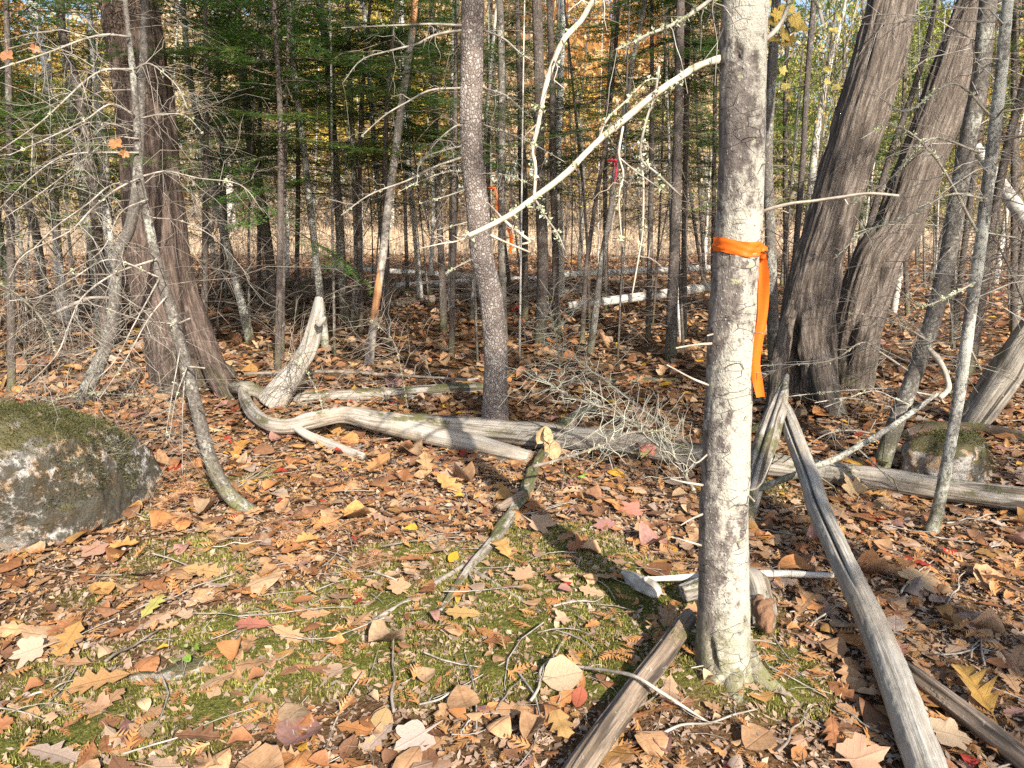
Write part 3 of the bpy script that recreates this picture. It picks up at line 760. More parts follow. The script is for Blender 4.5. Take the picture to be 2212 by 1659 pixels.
def needle_spray(mb, g, P, L, live=.25, step=.045, nl=.022, nw=.0042, second=True):
    """fir boughs: P (B,n,3) axes; flat side shoots set with needles"""
    B, n, _ = P.shape
    allb, alld, alll = [], [], []
    for b in range(B):
        m = max(3, int(L[b] * (1 - live) / step))
        t = np.linspace(live, 1, m)
        c, d = along(P[b], t)
        sd = norm(np.cross(d, np.tile([[0, 0, 1.]], (m, 1))))
        for sg in (-1, 1):
            l = (L[b] * .42 * (1.06 - t) ** .8 + .03) * g.uniform(.6, 1.15, m)
            dd = norm(d * .75 + sd * sg * .8 + g.normal(0, .10, (m, 3)) + [0, 0, -.08])
            allb.append(c); alld.append(dd); alll.append(l)
            if second:
                for f in (.4, .68):
                    ok = l > .09
                    sd2 = norm(np.cross(dd, np.tile([[0, 0, 1.]], (m, 1))))
                    for s2 in (-1, 1):
                        allb.append((c + dd * (l * f)[:, None])[ok]); alld.append(norm(dd * .8 + sd2 * s2 * .7 + g.normal(0, .1, (m, 3)))[ok]); alll.append((l * .42)[ok])
        allb.append(c[-3:]); alld.append(d[-3:]); alll.append(np.full(3, .06))
    c = np.concatenate(allb); d = np.concatenate(alld); l = np.concatenate(alll)
    per = np.maximum((l / .013).astype(int), 3)
    idx = np.repeat(np.arange(len(c)), per)
    k = np.concatenate([np.arange(p) for p in per]) / np.repeat(per, per)
    N = len(idx)
    base = c[idx] + d[idx] * (l[idx] * k)[:, None]
    sd = norm(np.cross(d[idx], np.tile([[0, 0, 1.]], (N, 1)))) * np.where(np.arange(N) % 2, 1, -1)[:, None]
    dr = norm(d[idx] * .7 + sd * .8 + g.normal(0, .22, (N, 3)) + [0, 0, .12])
    tip = base + dr * (nl * g.uniform(.75, 1.25, N))[:, None]
    w = d[idx] * nw
    V = np.stack([base - w, base + w, tip], 1)
    mb.add(V.reshape(-1, 3), None, np.arange(3 * N).reshape(-1, 3))
    return mb
def fir_crown(seed, H=4.0, Rm=1.15, nb=70, nl=.030, nw=.0075, step=.075):
    """crown standing on z=0, pointed at H; needle boughs in uneven whorls with gaps"""
    g = np.random.default_rng(seed)
    z = np.sort(g.uniform(0, H * .97, nb)); a = g.uniform(0, 6.28, nb)
    L = Rm * (1 - z / H) ** .75 * g.uniform(.55, 1.15, nb) + .08
    s = np.linspace(0, 1, 6)
    el = g.normal(.05, .15, nb); dr = g.uniform(.1, .45, nb)
    P = np.zeros((nb, 6, 3))
    P[..., 0] = np.cos(a)[:, None] * s * L[:, None]; P[..., 1] = np.sin(a)[:, None] * s * L[:, None]
    P[..., 2] = z[:, None] + L[:, None] * (s * el[:, None] - dr[:, None] * s ** 2 + .12 * s ** 4)
    leaf = needle_spray(MB(), g, P, L, .2, step, nl, nw)
    wood = MB().add(*_tube4(P, np.maximum(L * .006, .002)[:, None] * np.linspace(1, .3, 6)[None]))
    return leaf, wood
CROWNS = []
for sd, (H, Rm, nb) in enumerate([(4, 1.2, 60), (4, 1.1, 52), (4, 1.35, 66), (4, .95, 46), (4, 1.25, 56)]):
    lf, wd = fir_crown(100 + sd, H, Rm, nb)
    CROWNS.append((lf.mesh('crown', M['needle'], False), lf.mesh('crown', M['needle_b'], False), wd.mesh('crown_boughs', M['twig_dark'])))
def add_crown(root, x, y, z, h, w=1.0, k=None, light=False, g=rng):
    k = int(g.integers(0, len(CROWNS))) if k is None else k
    c = link('crown', CROWNS[k][1 if light else 0], root)
    c.location = (x - root.location[0], y - root.location[1], z - root.location[2]); c.scale = (w, w, h / 4.0)
    c.rotation_euler.z = g.uniform(0, 6.28)
    b = link('bough_wood', CROWNS[k][2], c); b['kind'] = 'stuff'; c['kind'] = 'stuff'
    return c

def bark_disp(kind, seed):
    if kind == 'cedar':
        def d(c, s, L, R):
            k = np.maximum(R * 34, 3.5)
            rid = np.abs(vnoise(c * k + seed, s * k, L * 2.2 + .5 * vnoise(c * 3, s * 3, L * 4))) * 2 - .5
            rid2 = vnoise(c * R * 85, s * R * 85 + seed, L * 7)
            return .012 * rid + .008 * rid2 + R * .03 * vnoise(c * 1.6 + seed, s * 1.6, L * .9)
    elif kind == 'scaly':
        def d(c, s, L, R):
            return .0025 * vnoise(c * R * 70, s * R * 70, L * 50 + seed) + .003 * vnoise(c * R * 30, s * R * 30, L * 22) + R * .05 * vnoise(c * 1.5 + seed, s * 1.5, L * 2)
    elif kind == 'rough':
        def d(c, s, L, R):
            return R * (.34 * vnoise(c * 1.4 + seed, s * 1.4, L * 7) + .24 * vnoise(c * 3, s * 3 + seed, L * 12) + .14 * vnoise(c * 8, s * 8, L * 9 + seed))
    elif kind == 'log':
        def d(c, s, L, R):
            k = R * 30
            return R * (.20 * vnoise(c * 1.4 + seed, s * 1.4, L * 2.3) + .13 * np.abs(vnoise(c * 4, s * 4 + seed, L * .9)) + .09 * vnoise(c * 9, s * 9, L * 1.6 + seed) + .07 * vnoise(c * 3, s * 3, L * 9 + seed))
    else:
        def d(c, s, L, R):
            return R * (.05 * vnoise(c * 1.5 + seed, s * 1.5, L * 2.5) + .03 * vnoise(c * 3, s * 3 + seed, L * 11)) + .0015 * vnoise(c * R * 90, s * R * 90, L * 60)
    return d

TREES = []
def tree_path(pix, Y=None, dY=0.0, H=8.0, top_r=.35):
    """pix: (x, y, width) from the base up, in picture units.  Returns world path and radii, carried on to height H."""
    x0, y0, w0 = pix[0]
    if Y is None:
        p = gp(x0, y0); p[2] = float(gh(p[0], p[1])); Y = p[1]
    pts, rr = [], []
    ysp = [q[1] for q in pix]
    for (x, y, w) in pix:
        f = (ysp[0] - y) / max(1.0, ysp[0] - ysp[-1])
        p = at(x, y, Y + dY * f); pts.append(p); rr.append(rad(w, p))
    gz = float(gh(pts[0][0], pts[0][1]))
    if pts[0][2] > gz - .02:
        d = pts[0] - pts[1] if len(pts) > 1 else np.array([0, 0, -1.])
        k = (pts[0][2] - gz + .06) / max(.05, -d[2] if d[2] < 0 else .3)
        q = pts[0] + d * min(k, 3.0); q[2] = gz - .06
        if pts[0][2] - q[2] > .05: pts.insert(0, q); rr.insert(0, rr[0] * 1.12)
        else: pts[0][2] = gz - .06
    d = norm(pts[-1] - pts[-2]); rl = rr[-1]
    z = pts[-1][2]
    while z < H - .2:
        d = norm(d * .8 + np.array([0, 0, .35])); q = pts[-1] + d * min(1.2, max(.4, H - z)); pts.append(q); z = q[2]
        rr.append(max(.012, rl * (1 - (1 - top_r) * (z - pts[0][2]) / H)))
    return pts, rr
def make_tree(name, label, pix, mat, Y=None, dY=0.0, H=8.0, group=None, dents=(), kind='plain', nseg=14, rings=None, nb=26, blen=.7, bz=(.35, 4.0),
              bmat='twig_mid', crown=None, cat='tree', flare=0.0, seed=None, subs=4, thick=.0045, droop=.45, light=False):
    seed = seed if seed is not None else len(TREES) + 3
    g = np.random.default_rng(seed * 7 + 1)
    pts, rr = tree_path(pix, Y, dY, H)
    rings = rings or 40
    P, R = resample(pts, rr, rings)
    if flare:
        R = R * (1 + flare * np.exp(-np.maximum(P[:, 2] - P[0, 2] - .06, 0) / .16))
    base = P[0].copy(); base[2] += .06
    root = thing(name, label, cat, tuple(base), group)
    bd = bark_disp(kind, seed * 1.7)
    if dents:
        py = np.array([829.5 - FPX * np.dot(p - EYE, _u) / depth(p) for p in P]); sl = np.concatenate([[0], np.cumsum(np.linalg.norm(np.diff(P, axis=0), axis=1))])
        b0 = bd
        def bd(c, s, L, Rr):
            r = b0(c, s, L, Rr); ang = np.arctan2(s, c)
            for (pyc, hpx, a0, wa, dp, lean) in dents:
                i = int(np.argmin(np.abs(py - pyc))); ws = hpx * .5 * depth(P[i]) / FPX
                t = (L - sl[i]) / ws
                aa = (ang - a0 - lean * t + .35 * wa * vnoise(L * 9, a0 * 3, 0) + np.pi) % (2 * np.pi) - np.pi
                r = r - dp * np.exp(-(aa / wa) ** 4 - t ** 4)
            return r
    mb = MB().add(*tubes(P, R, nseg, ref=(0.1, 1, 0.0), disp=bd))
    tr = rel(root, mb.obj('trunk', M[mat], root))
    if nb:
        db = dead_branches(g, P, R, nb, base[2] + bz[0], min(base[2] + bz[1], P[-1, 2]), blen, subs=subs, thick=thick, droop=droop)
        o = rel(root, db.obj('dead_branches', M[bmat], root)); o['kind'] = 'stuff'
    if crown:
        z0, h, w = crown
        i = int(np.argmin(np.abs(P[:, 2] - z0)))
        add_crown(root, P[i, 0], P[i, 1], z0, h, w, g=g, light=light)
    TREES.append(root)
    return root, P, R
def branch_part(parent_root, pts, r0, r1, mat, g, name='branch', twigs=0, tl=.25, lich=0, n=22, seg=7, tw_mat=None, thick=None):
    """one hand-measured branch of a tree (part) with its twigs (sub-part) and lichen (sub-part)"""
    P, R = resample(pts, np.linspace(r0, r1, len(pts)), n)
    sd = g.uniform(0, 50)
    mb = MB().add(*tubes(P, R, seg, disp=lambda c, s, L, Rr: Rr * (.22 * vnoise(c * 1.5 + sd, s * 1.5, L * 22) + .12 * vnoise(c * 2, s * 2 + sd, L * 60))))
    o = rel(parent_root, mb.obj(name, M[mat], parent_root))
    if twigs:
        tb = twig_tubes(g, P, R, twigs, tl, thick)
        t = tb.obj('twigs', M[tw_mat or mat], o); t['kind'] = 'stuff'
    if lich:
        l = lichen_tufts(g, P, R, lich).obj('lichen', M['lichen'], o, False); l['kind'] = 'stuff'
    return o, P, R
def twig_tubes(g, P, R, n, length, thick=None, second=True):
    t = g.uniform(.12, 1, n); c, d = along(P, t)
    sd = norm(np.cross(d, g.normal(0, 1, (n, 3))))
    dd = norm(d * g.uniform(.1, .8, n)[:, None] + sd)
    L = length * g.uniform(.25, 1.2, n); s = np.linspace(0, 1, 6)
    wob = np.cumsum(g.normal(0, .05, (n, 6, 3)), 1) * L[:, None, None]; wob[:, 0] = 0
    P2 = c[:, None] + dd[:, None] * (s[None] * L[:, None])[..., None] + wob
    P2[..., 2] -= s ** 2 * L[:, None] * g.uniform(-.1, .5, n)[:, None]
    r = (np.interp(t, np.linspace(0, 1, len(R)), R) * .45) if thick is None else np.full(n, thick)
    R2 = np.clip(r, .0010, .006)[:, None] * np.linspace(1, .35, 6)[None]
    mb = MB().add(*_tube4(P2, R2))
    if second:
        m = n * 2; pi = g.integers(0, n, m); k = g.integers(1, 5, m)
        c2 = P2[pi, k]; d2 = norm(P2[pi, k + 1] - P2[pi, k])
        dd2 = norm(d2 * .6 + g.normal(0, .6, (m, 3))); L2 = L[pi] * g.uniform(.15, .45, m); s4 = np.linspace(0, 1, 4)
        P3 = c2[:, None] + dd2[:, None] * (s4[None] * L2[:, None])[..., None]
        mb.add(*_tube4(P3, (np.clip(R2[pi, k] * .6, .0007, .003))[:, None] * np.linspace(1, .4, 4)[None]))
    return mb
def lichen_tufts(g, P, R, n, size=.012):
    c, d = along(P, g.random(n) ** .9); r = np.interp(g.random(n), np.linspace(0, 1, len(R)), R)
    cl = c + g.normal(0, 1, (n, 3)) * r[:, None] * .6
    k = 7
    cc = np.repeat(cl, k, 0) + g.normal(0, size * .35, (n * k, 3))
    a = norm(g.normal(0, 1, (n * k, 3))) * size * g.uniform(.4, 1.1, (n * k, 1)); b = norm(np.cross(a, g.normal(0, 1, (n * k, 3)))) * size * .35
    V = np.stack([cc - b, cc + b, cc + a], 1).reshape(-1, 3)
    return MB().add(V, None, np.arange(len(V)).reshape(-1, 3))
def leafy_crown(seed, n, R, H, size, clumps=26):
    g = np.random.default_rng(seed)
    cz = g.uniform(.25, 1, clumps) * H; a = g.uniform(0, 6.28, clumps)
    rr = R * np.sqrt(g.random(clumps)) * np.sqrt(np.clip(1.15 - ((cz / H - .55) / .6) ** 2, .1, 1))
    C = np.column_stack([rr * np.cos(a), rr * np.sin(a), cz])
    ci = g.integers(0, clumps, n)
    p = C[ci] + g.normal(0, 1, (n, 3)) * np.array([R * .22, R * .22, H * .055])
    s = size * g.uniform(.5, 1.3, n)[:, None]
    nr = norm(g.normal(0, 1, (n, 3)) + [0, -.3, .7]); u = norm(np.cross(nr, g.normal(0, 1, (n, 3)))); v = np.cross(nr, u)
    V = np.stack([p - u * s * .5, p - v * s * .30 + u * s * .05, p + u * s * .55, p + v * s * .32 + u * s * .05], 1)
    leaf = MB().add(V.reshape(-1, 3), np.arange(4 * n).reshape(-1, 4))
    # limbs
    s6 = np.linspace(0, 1, 7)
    st = np.column_stack([0 * cz, 0 * cz, cz * g.uniform(.3, .7, clumps)])
    Pl = st[:, None] + (C - st)[:, None] * s6[None, :, None]; Pl[..., 2] += (np.sin(s6 * np.pi) * .08 * H)[None]
    wood = MB().add(*_tube4(Pl, np.linspace(1, .25, 7)[None] * np.full((clumps, 1), .012 * H * .25)))
    return leaf, wood
# ------------------------------------------------------------------ the near trees, measured
g0 = np.random.default_rng(77)
def pxl(lst, Y0, Y1=None):
    Y1 = Y0 if Y1 is None else Y1; n = len(lst)
    return [at(x, y, Y0 + (Y1 - Y0) * i / max(1, n - 1)) for i, (x, y) in enumerate(lst)]

# foreground fir with the tape
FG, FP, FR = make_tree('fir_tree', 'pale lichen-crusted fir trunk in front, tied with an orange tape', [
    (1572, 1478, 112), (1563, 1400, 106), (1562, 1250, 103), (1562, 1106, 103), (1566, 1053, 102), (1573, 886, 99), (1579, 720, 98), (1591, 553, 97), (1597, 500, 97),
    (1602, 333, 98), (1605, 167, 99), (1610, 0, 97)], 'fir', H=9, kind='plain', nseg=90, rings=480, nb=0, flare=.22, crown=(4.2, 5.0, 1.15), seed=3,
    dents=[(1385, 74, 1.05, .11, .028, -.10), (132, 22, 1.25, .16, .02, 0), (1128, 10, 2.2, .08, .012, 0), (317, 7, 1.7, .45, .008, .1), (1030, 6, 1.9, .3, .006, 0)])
FY = FP[0][1]
for rx, rl in [(-.5, .16), (.9, .15), (2.4, .15), (-1.7, .14), (4.0, .14)]:
    a0 = FP[0] + [0, 0, .17]; dr = np.array([math.cos(rx), math.sin(rx), 0])
    pr, rr_ = resample([a0 + dr * .035, a0 + dr * .075 + [0, 0, -.09], a0 + dr * (.075 + rl * .5) + [0, 0, -.145], a0 + dr * (.075 + rl) + [0, 0, -.20]], [.03, .034, .022, .008], 18)
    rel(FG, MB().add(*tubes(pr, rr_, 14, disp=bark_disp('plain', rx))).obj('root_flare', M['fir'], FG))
diag = [(1556, 127), (1508, 143), (1475, 163), (1420, 200), (1354, 253), (1287, 310), (1220, 377), (1154, 427), (1087, 473), (1004, 513)]
dP = pxl(diag, FY, 1.98)
br, bP, bR = branch_part(FG, dP, .0102, .0068, 'branch_pale', g0, twigs=0, lich=46, n=60, seg=9)
def twig_on(parent, lst, Y0, Y1, r0, r1, mat='twig', lich=0, tw=0, name='twig'):
    P, R = resample(pxl(lst, Y0, Y1), np.linspace(r0, r1, len(lst)), 20)
    sd = g0.uniform(0, 50)
    o = MB().add(*tubes(P, R, 6, disp=lambda c, s, L, Rr: Rr * (.3 * vnoise(c * 1.5 + sd, s, L * 30)))).obj(name, M[mat], parent)
    if tw: 
        q = twig_tubes(g0, P, R, tw, .09); s_ = q.obj('twigs', M[mat], parent); s_['kind'] = 'stuff'
    if lich:
        s_ = lichen_tufts(g0, P, R, lich).obj('lichen', M['lichen'], parent, False); s_['kind'] = 'stuff'
    return o
for lst, y0, y1, r0, r1, mt, li, tw in [
    ([(1424, 143), (1414, 207), (1394, 267), (1384, 340), (1420, 375), (1470, 423)], 2.25, 2.2, .0045, .003, 'twig', 14, 3),
    ([(1346, 273), (1337, 333), (1347, 377), (1337, 427), (1344, 533)], 2.35, 2.3, .004, .002, 'twig_pale', 5, 5),
    ([(1337, 340), (1380, 375), (1440, 417)], 2.35, 2.25, .003, .0018, 'twig', 3, 2),
    ([(1384, 340), (1390, 400), (1388, 500), (1380, 553), (1365, 640)], 2.25, 2.2, .0034, .002, 'twig_pale', 4, 3),
    ([(1344, 420), (1325, 470), (1320, 530)], 2.32, 2.3, .0026, .0014, 'twig', 0, 2),
    ([(1290, 310), (1310, 260), (1350, 220), (1395, 175), (1420, 170)], 2.4, 2.35, .004, .002, 'twig_pale', 9, 4),
    ([(1087, 473), (1110, 495), (1145, 520), (1128, 527)], 2.7, 2.65, .005, .003, 'twig_pale', 3, 2),
    ([(1060, 508), (1085, 520), (1145, 545)], 2.72, 2.65, .005, .0028, 'twig_pale', 0, 2),
    ([(1154, 427), (1180, 470), (1205, 505), (1220, 540)], 2.6, 2.55, .004, .002, 'twig', 8, 4),
    ([(1090, 478), (1060, 445), (1050, 437)], 2.7, 2.75, .004, .002, 'twig', 0, 1),
    ([(1040, 500), (990, 520), (950, 527), (905, 537)], 2.75, 2.8, .0035, .0015, 'twig_pale', 0, 3)]:
    yd = FY + (1.98 - FY) * (1556 - lst[0][0]) / 552
    twig_on(br, lst, yd, yd - .04, r0 * .85, r1 * .85, 'branch_pale' if mt == 'twig_pale' else mt, li, tw)
hang = [(1470, -150), (1380, -90), (1284, 0), (1257, 43), (1217, 87), (1190, 150), (1174, 207), (1160, 283), (1150, 327), (1157, 360), (1154, 433)]
hb, hP, hR = branch_part(FG, [at(1606, -190, FY)] + pxl(hang, FY - .02, 2.0), .0095, .004, 'branch_pale', g0, twigs=7, tl=.14, lich=40, n=50, seg=8)
tr_, _, _ = branch_part(FG, [at(1610, -60, FY)] + pxl([(1560, -20), (1500, 25), (1450, 55), (1400, 75), (1330, 108)], FY - .03, 2.0), .007, .003, 'twig', g0, twigs=8, tl=.16, lich=44, n=30)
rt, rP, rR = branch_part(FG, pxl([(1645, 460), (1660, 452), (1708, 440), (1760, 434), (1808, 427), (1875, 418), (1942, 423)], FY, 1.95), .0052, .0032, 'twig_pale', g0, n=26)
twig_on(rt, [(1822, 427), (1832, 442)], 2.0, 1.98, .002, .001, 'twig_pale', name='stub'); twig_on(rt, [(1675, 449), (1703, 460)], FY, FY - .05, .0025, .001, 'twig_pale', name='stub')
branch_part(FG, pxl([(1650, 90), (1680, 60), (1700, 20), (1712, -40)], FY, FY + .1), .007, .005, 'twig', g0, lich=10, n=16)
branch_part(FG, pxl([(1705, -60), (1760, 0), (1772, 30), (1780, 65)], FY + .05, FY), .006, .004, 'twig', g0, lich=12, n=16)
for lst, r in [([(1540, 742), (1500, 745), (1460, 752)], .0042), ([(1530, 832), (1490, 815), (1440, 788)], .004), ([(1518, 1048), (1480, 1042), (1448, 1034)], .0045),
               ([(1520, 1110), (1495, 1120), (1470, 1135)], .004), ([(1608, 1062), (1630, 1083)], .0045), ([(1612, 1383), (1645, 1384), (1676, 1391)], .0045),
               ([(1620, 718), (1648, 720)], .0025), ([(1615, 803), (1655, 808)], .0022), ([(1540, 722), (1528, 725)], .004), ([(1520, 1180), (1470, 1165), (1450, 1160)], .004),
               ([(1608, 1060), (1640, 1050), (1668, 990)], .0035), ([(1640, 357), (1660, 352)], .003), ([(1640, 510), (1672, 470)], .002), ([(1530, 980), (1505, 1000), (1490, 990)], .003)]:
    branch_part(FG, pxl(lst, FY - .02, FY - .09), r, r * .45, 'twig_pale', g0, name='branch_stub', n=8, seg=6)
# centre tree, scaly bark
CT, CP, CR = make_tree('pine_tree', 'grey-pink scaly trunk with a slight bend rising behind the long silvery log', [
    (1069, 906, 56), (1070, 853, 51), (1072, 770, 50), (1067, 703, 50), (1057, 620, 49), (1041, 553, 49), (1030, 433, 49), (1020, 350, 49), (1017, 233, 49), (1019, 100, 49), (1022, 0, 49)],
    'scaly', H=10, kind='scaly', nseg=56, rings=300, nb=10, bz=(2.4, 5.0), blen=1.0, bmat='twig', flare=.16, seed=5)
CY = CP[0][1]
for lst, r, tw in [([(1000, 55), (930, 52), (850, 55), (737, 60)], .009, 5), ([(1000, 65), (940, 75), (900, 95), (840, 110), (780, 130), (740, 180)], .009, 6),
               ([(1045, 65), (1090, 85), (1130, 120), (1170, 140)], .008, 6), ([(1000, 190), (930, 195), (880, 220), (830, 250), (780, 295)], .008, 5),
               ([(1045, 190), (1090, 205), (1120, 230), (1150, 255)], .007, 5), ([(1000, 315), (960, 325), (910, 345), (900, 400)], .007, 6),
               ([(1000, 340), (940, 360), (880, 390), (800, 420), (737, 465)], .009, 6), ([(1045, 270), (1090, 285), (1150, 310), (1220, 350)], .006, 5),
               ([(1000, 370), (960, 372), (900, 395), (860, 415)], .005, 4), ([(1050, 375), (1100, 380), (1150, 400)], .006, 4), ([(1005, 410), (960, 425), (905, 440)], .006, 2),
               ([(1010, 480), (970, 490), (915, 503)], .006, 2), ([(1020, 560), (980, 580), (963, 592)], .007, 1), ([(1000, 270), (980, 275), (940, 310), (905, 360)], .007, 5)]:
    branch_part(CT, pxl(lst, CY - .02, CY - .4), r, r * .35, 'twig', g0, twigs=tw, tl=.3, lich=10, n=18, seg=6, tw_mat='twig')

# left big cedar
CL, LP, LR = make_tree('cedar_tree', 'massive reddish-brown stringy-barked cedar trunk at the left, wide at the foot', [
    (424, 845, 150), (405, 800, 140), (384, 720, 136), (358, 640, 130), (345, 560, 125), (335, 480, 122), (322, 333, 116), (306, 180, 112), (278, 0, 111)],
    'cedar_red', Y=6.0, H=11, kind='cedar', nseg=110, rings=240, nb=12, bz=(1.6, 4.5), blen=1.2, bmat='twig_mid', flare=.18, crown=(5.0, 6.0, 1.8), seed=9)
def root_flare(root, pix, Y0, Y1, w0, w1, mat, seed):
    P, R = resample(pxl(pix, Y0, Y1), w0 + (w1 - w0) * np.linspace(0, 1, len(pix)) + .5 * w0 * np.sin(np.linspace(0, np.pi, len(pix))), 40)
    rel(root, MB().add(*tubes(P, R, 22, disp=bark_disp('cedar', seed))).obj('root_flare', M[mat], root))
root_flare(CL, [(400, 600), (425, 690), (455, 780), (490, 850), (530, 910)], 6.05, 5.4, .06, .05, 'cedar_red', 4)
root_flare(CL, [(360, 640), (358, 740), (362, 820), (385, 900)], 6.0, 5.4, .06, .06, 'cedar_red', 7)

# two leaning cedars at the right
RC, RP, RR_ = make_tree('cedar_tree', 'thick cedar trunk leaning right with a dark hollow at its foot', [
    (1768, 900, 92), (1756, 840, 98), (1750, 780, 104), (1742, 720, 112), (1749, 653, 106), (1770, 553, 97), (1787, 500, 97), (1835, 333, 100), (1885, 167, 104), (1928, 0, 95)],
    'cedar', Y=5.35, dY=.25, H=10, kind='cedar', nseg=96, rings=240, nb=16, bz=(1.0, 4.2), blen=.9, bmat='twig', flare=.12, seed=12, dents=[(755, 130, .62, .26, .11, .1)])
root_flare(RC, [(1722, 620), (1700, 700), (1684, 780), (1674, 850), (1660, 915)], 5.4, 5.05, .035, .045, 'cedar', 14)
root_flare(RC, [(1765, 740), (1775, 800), (1790, 860), (1815, 912)], 5.3, 4.95, .06, .05, 'cedar', 17)
RD, DP, DR = make_tree('cedar_tree', 'darker cedar trunk leaning steeply right with a long split, behind its thicker twin', [
    (1835, 880, 70), (1838, 820, 88), (1850, 720, 96), (1866, 653, 100), (1898, 553, 100), (1935, 500, 94), (1997, 333, 90), (2035, 233, 92), (2076, 100, 84), (2108, 0, 74)],
    'cedar', Y=5.75, dY=.3, H=10, kind='cedar', nseg=90, rings=220, nb=18, bz=(.9, 4.2), blen=.9, bmat='twig', flare=.08, seed=15, dents=[(590, 170, 1.5, .2, .08, .25), (740, 90, 1.0, .2, .08, .1)])

# thin crooked fir in front of the big cedar, with its bare drooping boughs
TF, TP, TR = make_tree('fir_tree', 'thin crooked lichen-spotted fir curving up in front of the massive cedar', [
    (547, 1112, 36), (490, 1062, 31), (452, 985, 28), (427, 890, 27), (402, 790, 25), (376, 690, 23), (347, 600, 21), (331, 530, 20), (312, 440, 18), (301, 380, 17), (294, 250, 15), (286, 150, 13), (270, 0, 10)],
    'fir_grey', H=5.2, nseg=26, rings=190, nb=38, bz=(.5, 2.8), blen=.7, bmat='twig_mid', seed=19, thick=.003, subs=5, crown=(3.3, 2.2, .6))
TY = TP[0][1]
for lst, r, tw, dy in [
    ([(280, 80), (230, 75), (180, 85), (100, 115), (0, 148), (-60, 170)], .0075, 9, -.5), ([(285, 150), (230, 150), (190, 170), (120, 235), (80, 270), (0, 325)], .0075, 9, -.3),
    ([(290, 150), (320, 137), (350, 155), (385, 190), (405, 235)], .0055, 5, -.2), ([(290, 250), (240, 225), (180, 262), (100, 300), (20, 335)], .006, 8, -.5),
    ([(305, 255), (350, 247), (400, 250), (440, 290)], .0055, 6, -.1), ([(290, 285), (250, 270), (190, 265), (130, 300)], .0045, 6, -.3),
    ([(300, 390), (240, 400), (190, 440), (120, 490), (60, 550)], .0065, 9, -.4), ([(300, 385), (250, 410), (200, 450), (150, 500), (55, 548), (20, 600)], .0065, 9, -.6),
    ([(300, 330), (200, 330), (130, 340), (60, 390), (0, 450)], .0065, 10, -.4), ([(310, 380), (360, 370), (430, 385), (520, 400), (570, 460)], .006, 8, .2),
    ([(340, 560), (250, 590), (180, 640), (150, 700), (120, 770), (40, 850)], .0075, 10, -.5), ([(345, 600), (240, 560), (160, 600), (90, 640), (20, 650)], .006, 9, -.5),
    ([(380, 700), (300, 690), (210, 660), (160, 655)], .005, 6, -.3), ([(390, 750), (372, 850), (357, 945)], .0045, 3, -.25), ([(400, 800), (394, 900), (394, 1025)], .0045, 2, -.2),
    ([(360, 640), (320, 690), (270, 780), (212, 865)], .006, 7, -.4), ([(405, 790), (380, 860), (365, 950)], .004, 3, -.35), ([(330, 470), (400, 480), (470, 520), (540, 600)], .0045, 6, .1),
    ([(345, 600), (290, 700), (240, 790), (160, 850)], .005, 7, -.5), ([(300, 300), (240, 300), (150, 370), (70, 430), (10, 470)], .005, 8, -.2), ([(320, 430), (260, 460), (220, 540), (130, 600)], .005, 7, -.3)]:
    branch_part(TF, pxl(lst, TY - .02, TY + dy), r * .75, r * .25, 'twig', g0, twigs=tw + 9, tl=.34, lich=2, n=22, seg=6, tw_mat='twig')
for lst, r in [([(385, 700), (410, 688)], .006), ([(405, 792), (442, 795)], .006), ([(428, 880), (440, 868)], .004)]:
    branch_part(TF, pxl(lst, TY - .05, TY - .15), r, r * .6, 'twig_pale', g0, name='branch_stub', n=6, seg=6)
# its one living bough
lb = []
for lst, dy in [([(345, 345), (300, 338), (250, 325), (200, 315), (150, 305)], -.25), ([(300, 345), (350, 345), (400, 325), (450, 302)], -.15), ([(330, 345), (310, 350), (250, 345), (200, 338)], -.3)]:
    P, R = resample(pxl(lst, TY - .15, TY - .15 + dy), np.full(len(lst), .003), 6); lb.append(P)
ob = needle_spray(MB(), np.random.default_rng(4), np.array(lb), np.array([.45, .34, .36]), .05, .022, .020, .0016, False).obj('live_bough', M['needle_b'], TF, False)
rel(TF, ob); ob['label'] = 'the one green needled bough left on the thin fir'

# leaning grey tree left of the big cedar
T3, P3, R3 = make_tree('fir_tree', 'grey curved fir trunk bowing out left of the massive cedar', [
    (187, 845, 34), (218, 775, 29), (238, 720, 26), (247, 653, 25), (254, 553, 24), (277, 500, 23), (292, 433, 22), (300, 330, 20), (305, 200, 18), (312, 60, 16)],
    'fir_grey', Y=5.0, H=6, nseg=20, rings=120, nb=22, bz=(.3, 3.2), blen=.9, bmat='twig', seed=23, crown=(3.6, 2.6, .8))
branch_part(T3, pxl([(240, 645), (190, 645), (120, 675), (72, 692)], P3[10][1], P3[10][1] - .6), .013, .008, 'twig', g0, twigs=8, tl=.35, n=20)

# right: two slim lichened trunks
R1, _, _ = make_tree('fir_tree', 'grey lichened trunk rising right of the leaning cedars, base behind the long log', [
    (1902, 1010, 36), (1932, 920, 34), (1965, 836, 34), (1988, 770, 34), (2008, 713, 34), (2025, 653, 34), (2048, 553, 34), (2068, 433, 35), (2092, 300, 35), (2118, 167, 35), (2135, 0, 35)],
    'fir_grey', H=8, nseg=26, rings=160, nb=46, bz=(.5, 3.2), blen=.95, bmat='twig', seed=27, crown=(4.0, 4.0, 1.0), subs=6)
R2, _, _ = make_tree('fir_tree', 'slender pale spotted fir leaning at the far right edge before the mossy boulder', [
    (2014, 1142, 30), (2025, 1106, 26), (2048, 986, 24), (2072, 853, 24), (2095, 686, 24), (2115, 553, 24), (2122, 500, 24), (2142, 333, 25), (2162, 167, 24), (2178, 0, 22)],
    'fir_pale', H=6.5, nseg=22, rings=150, nb=44, bz=(.9, 2.8), blen=.75, bmat='twig', seed=31, crown=(3.4, 3.0, .8), subs=6)
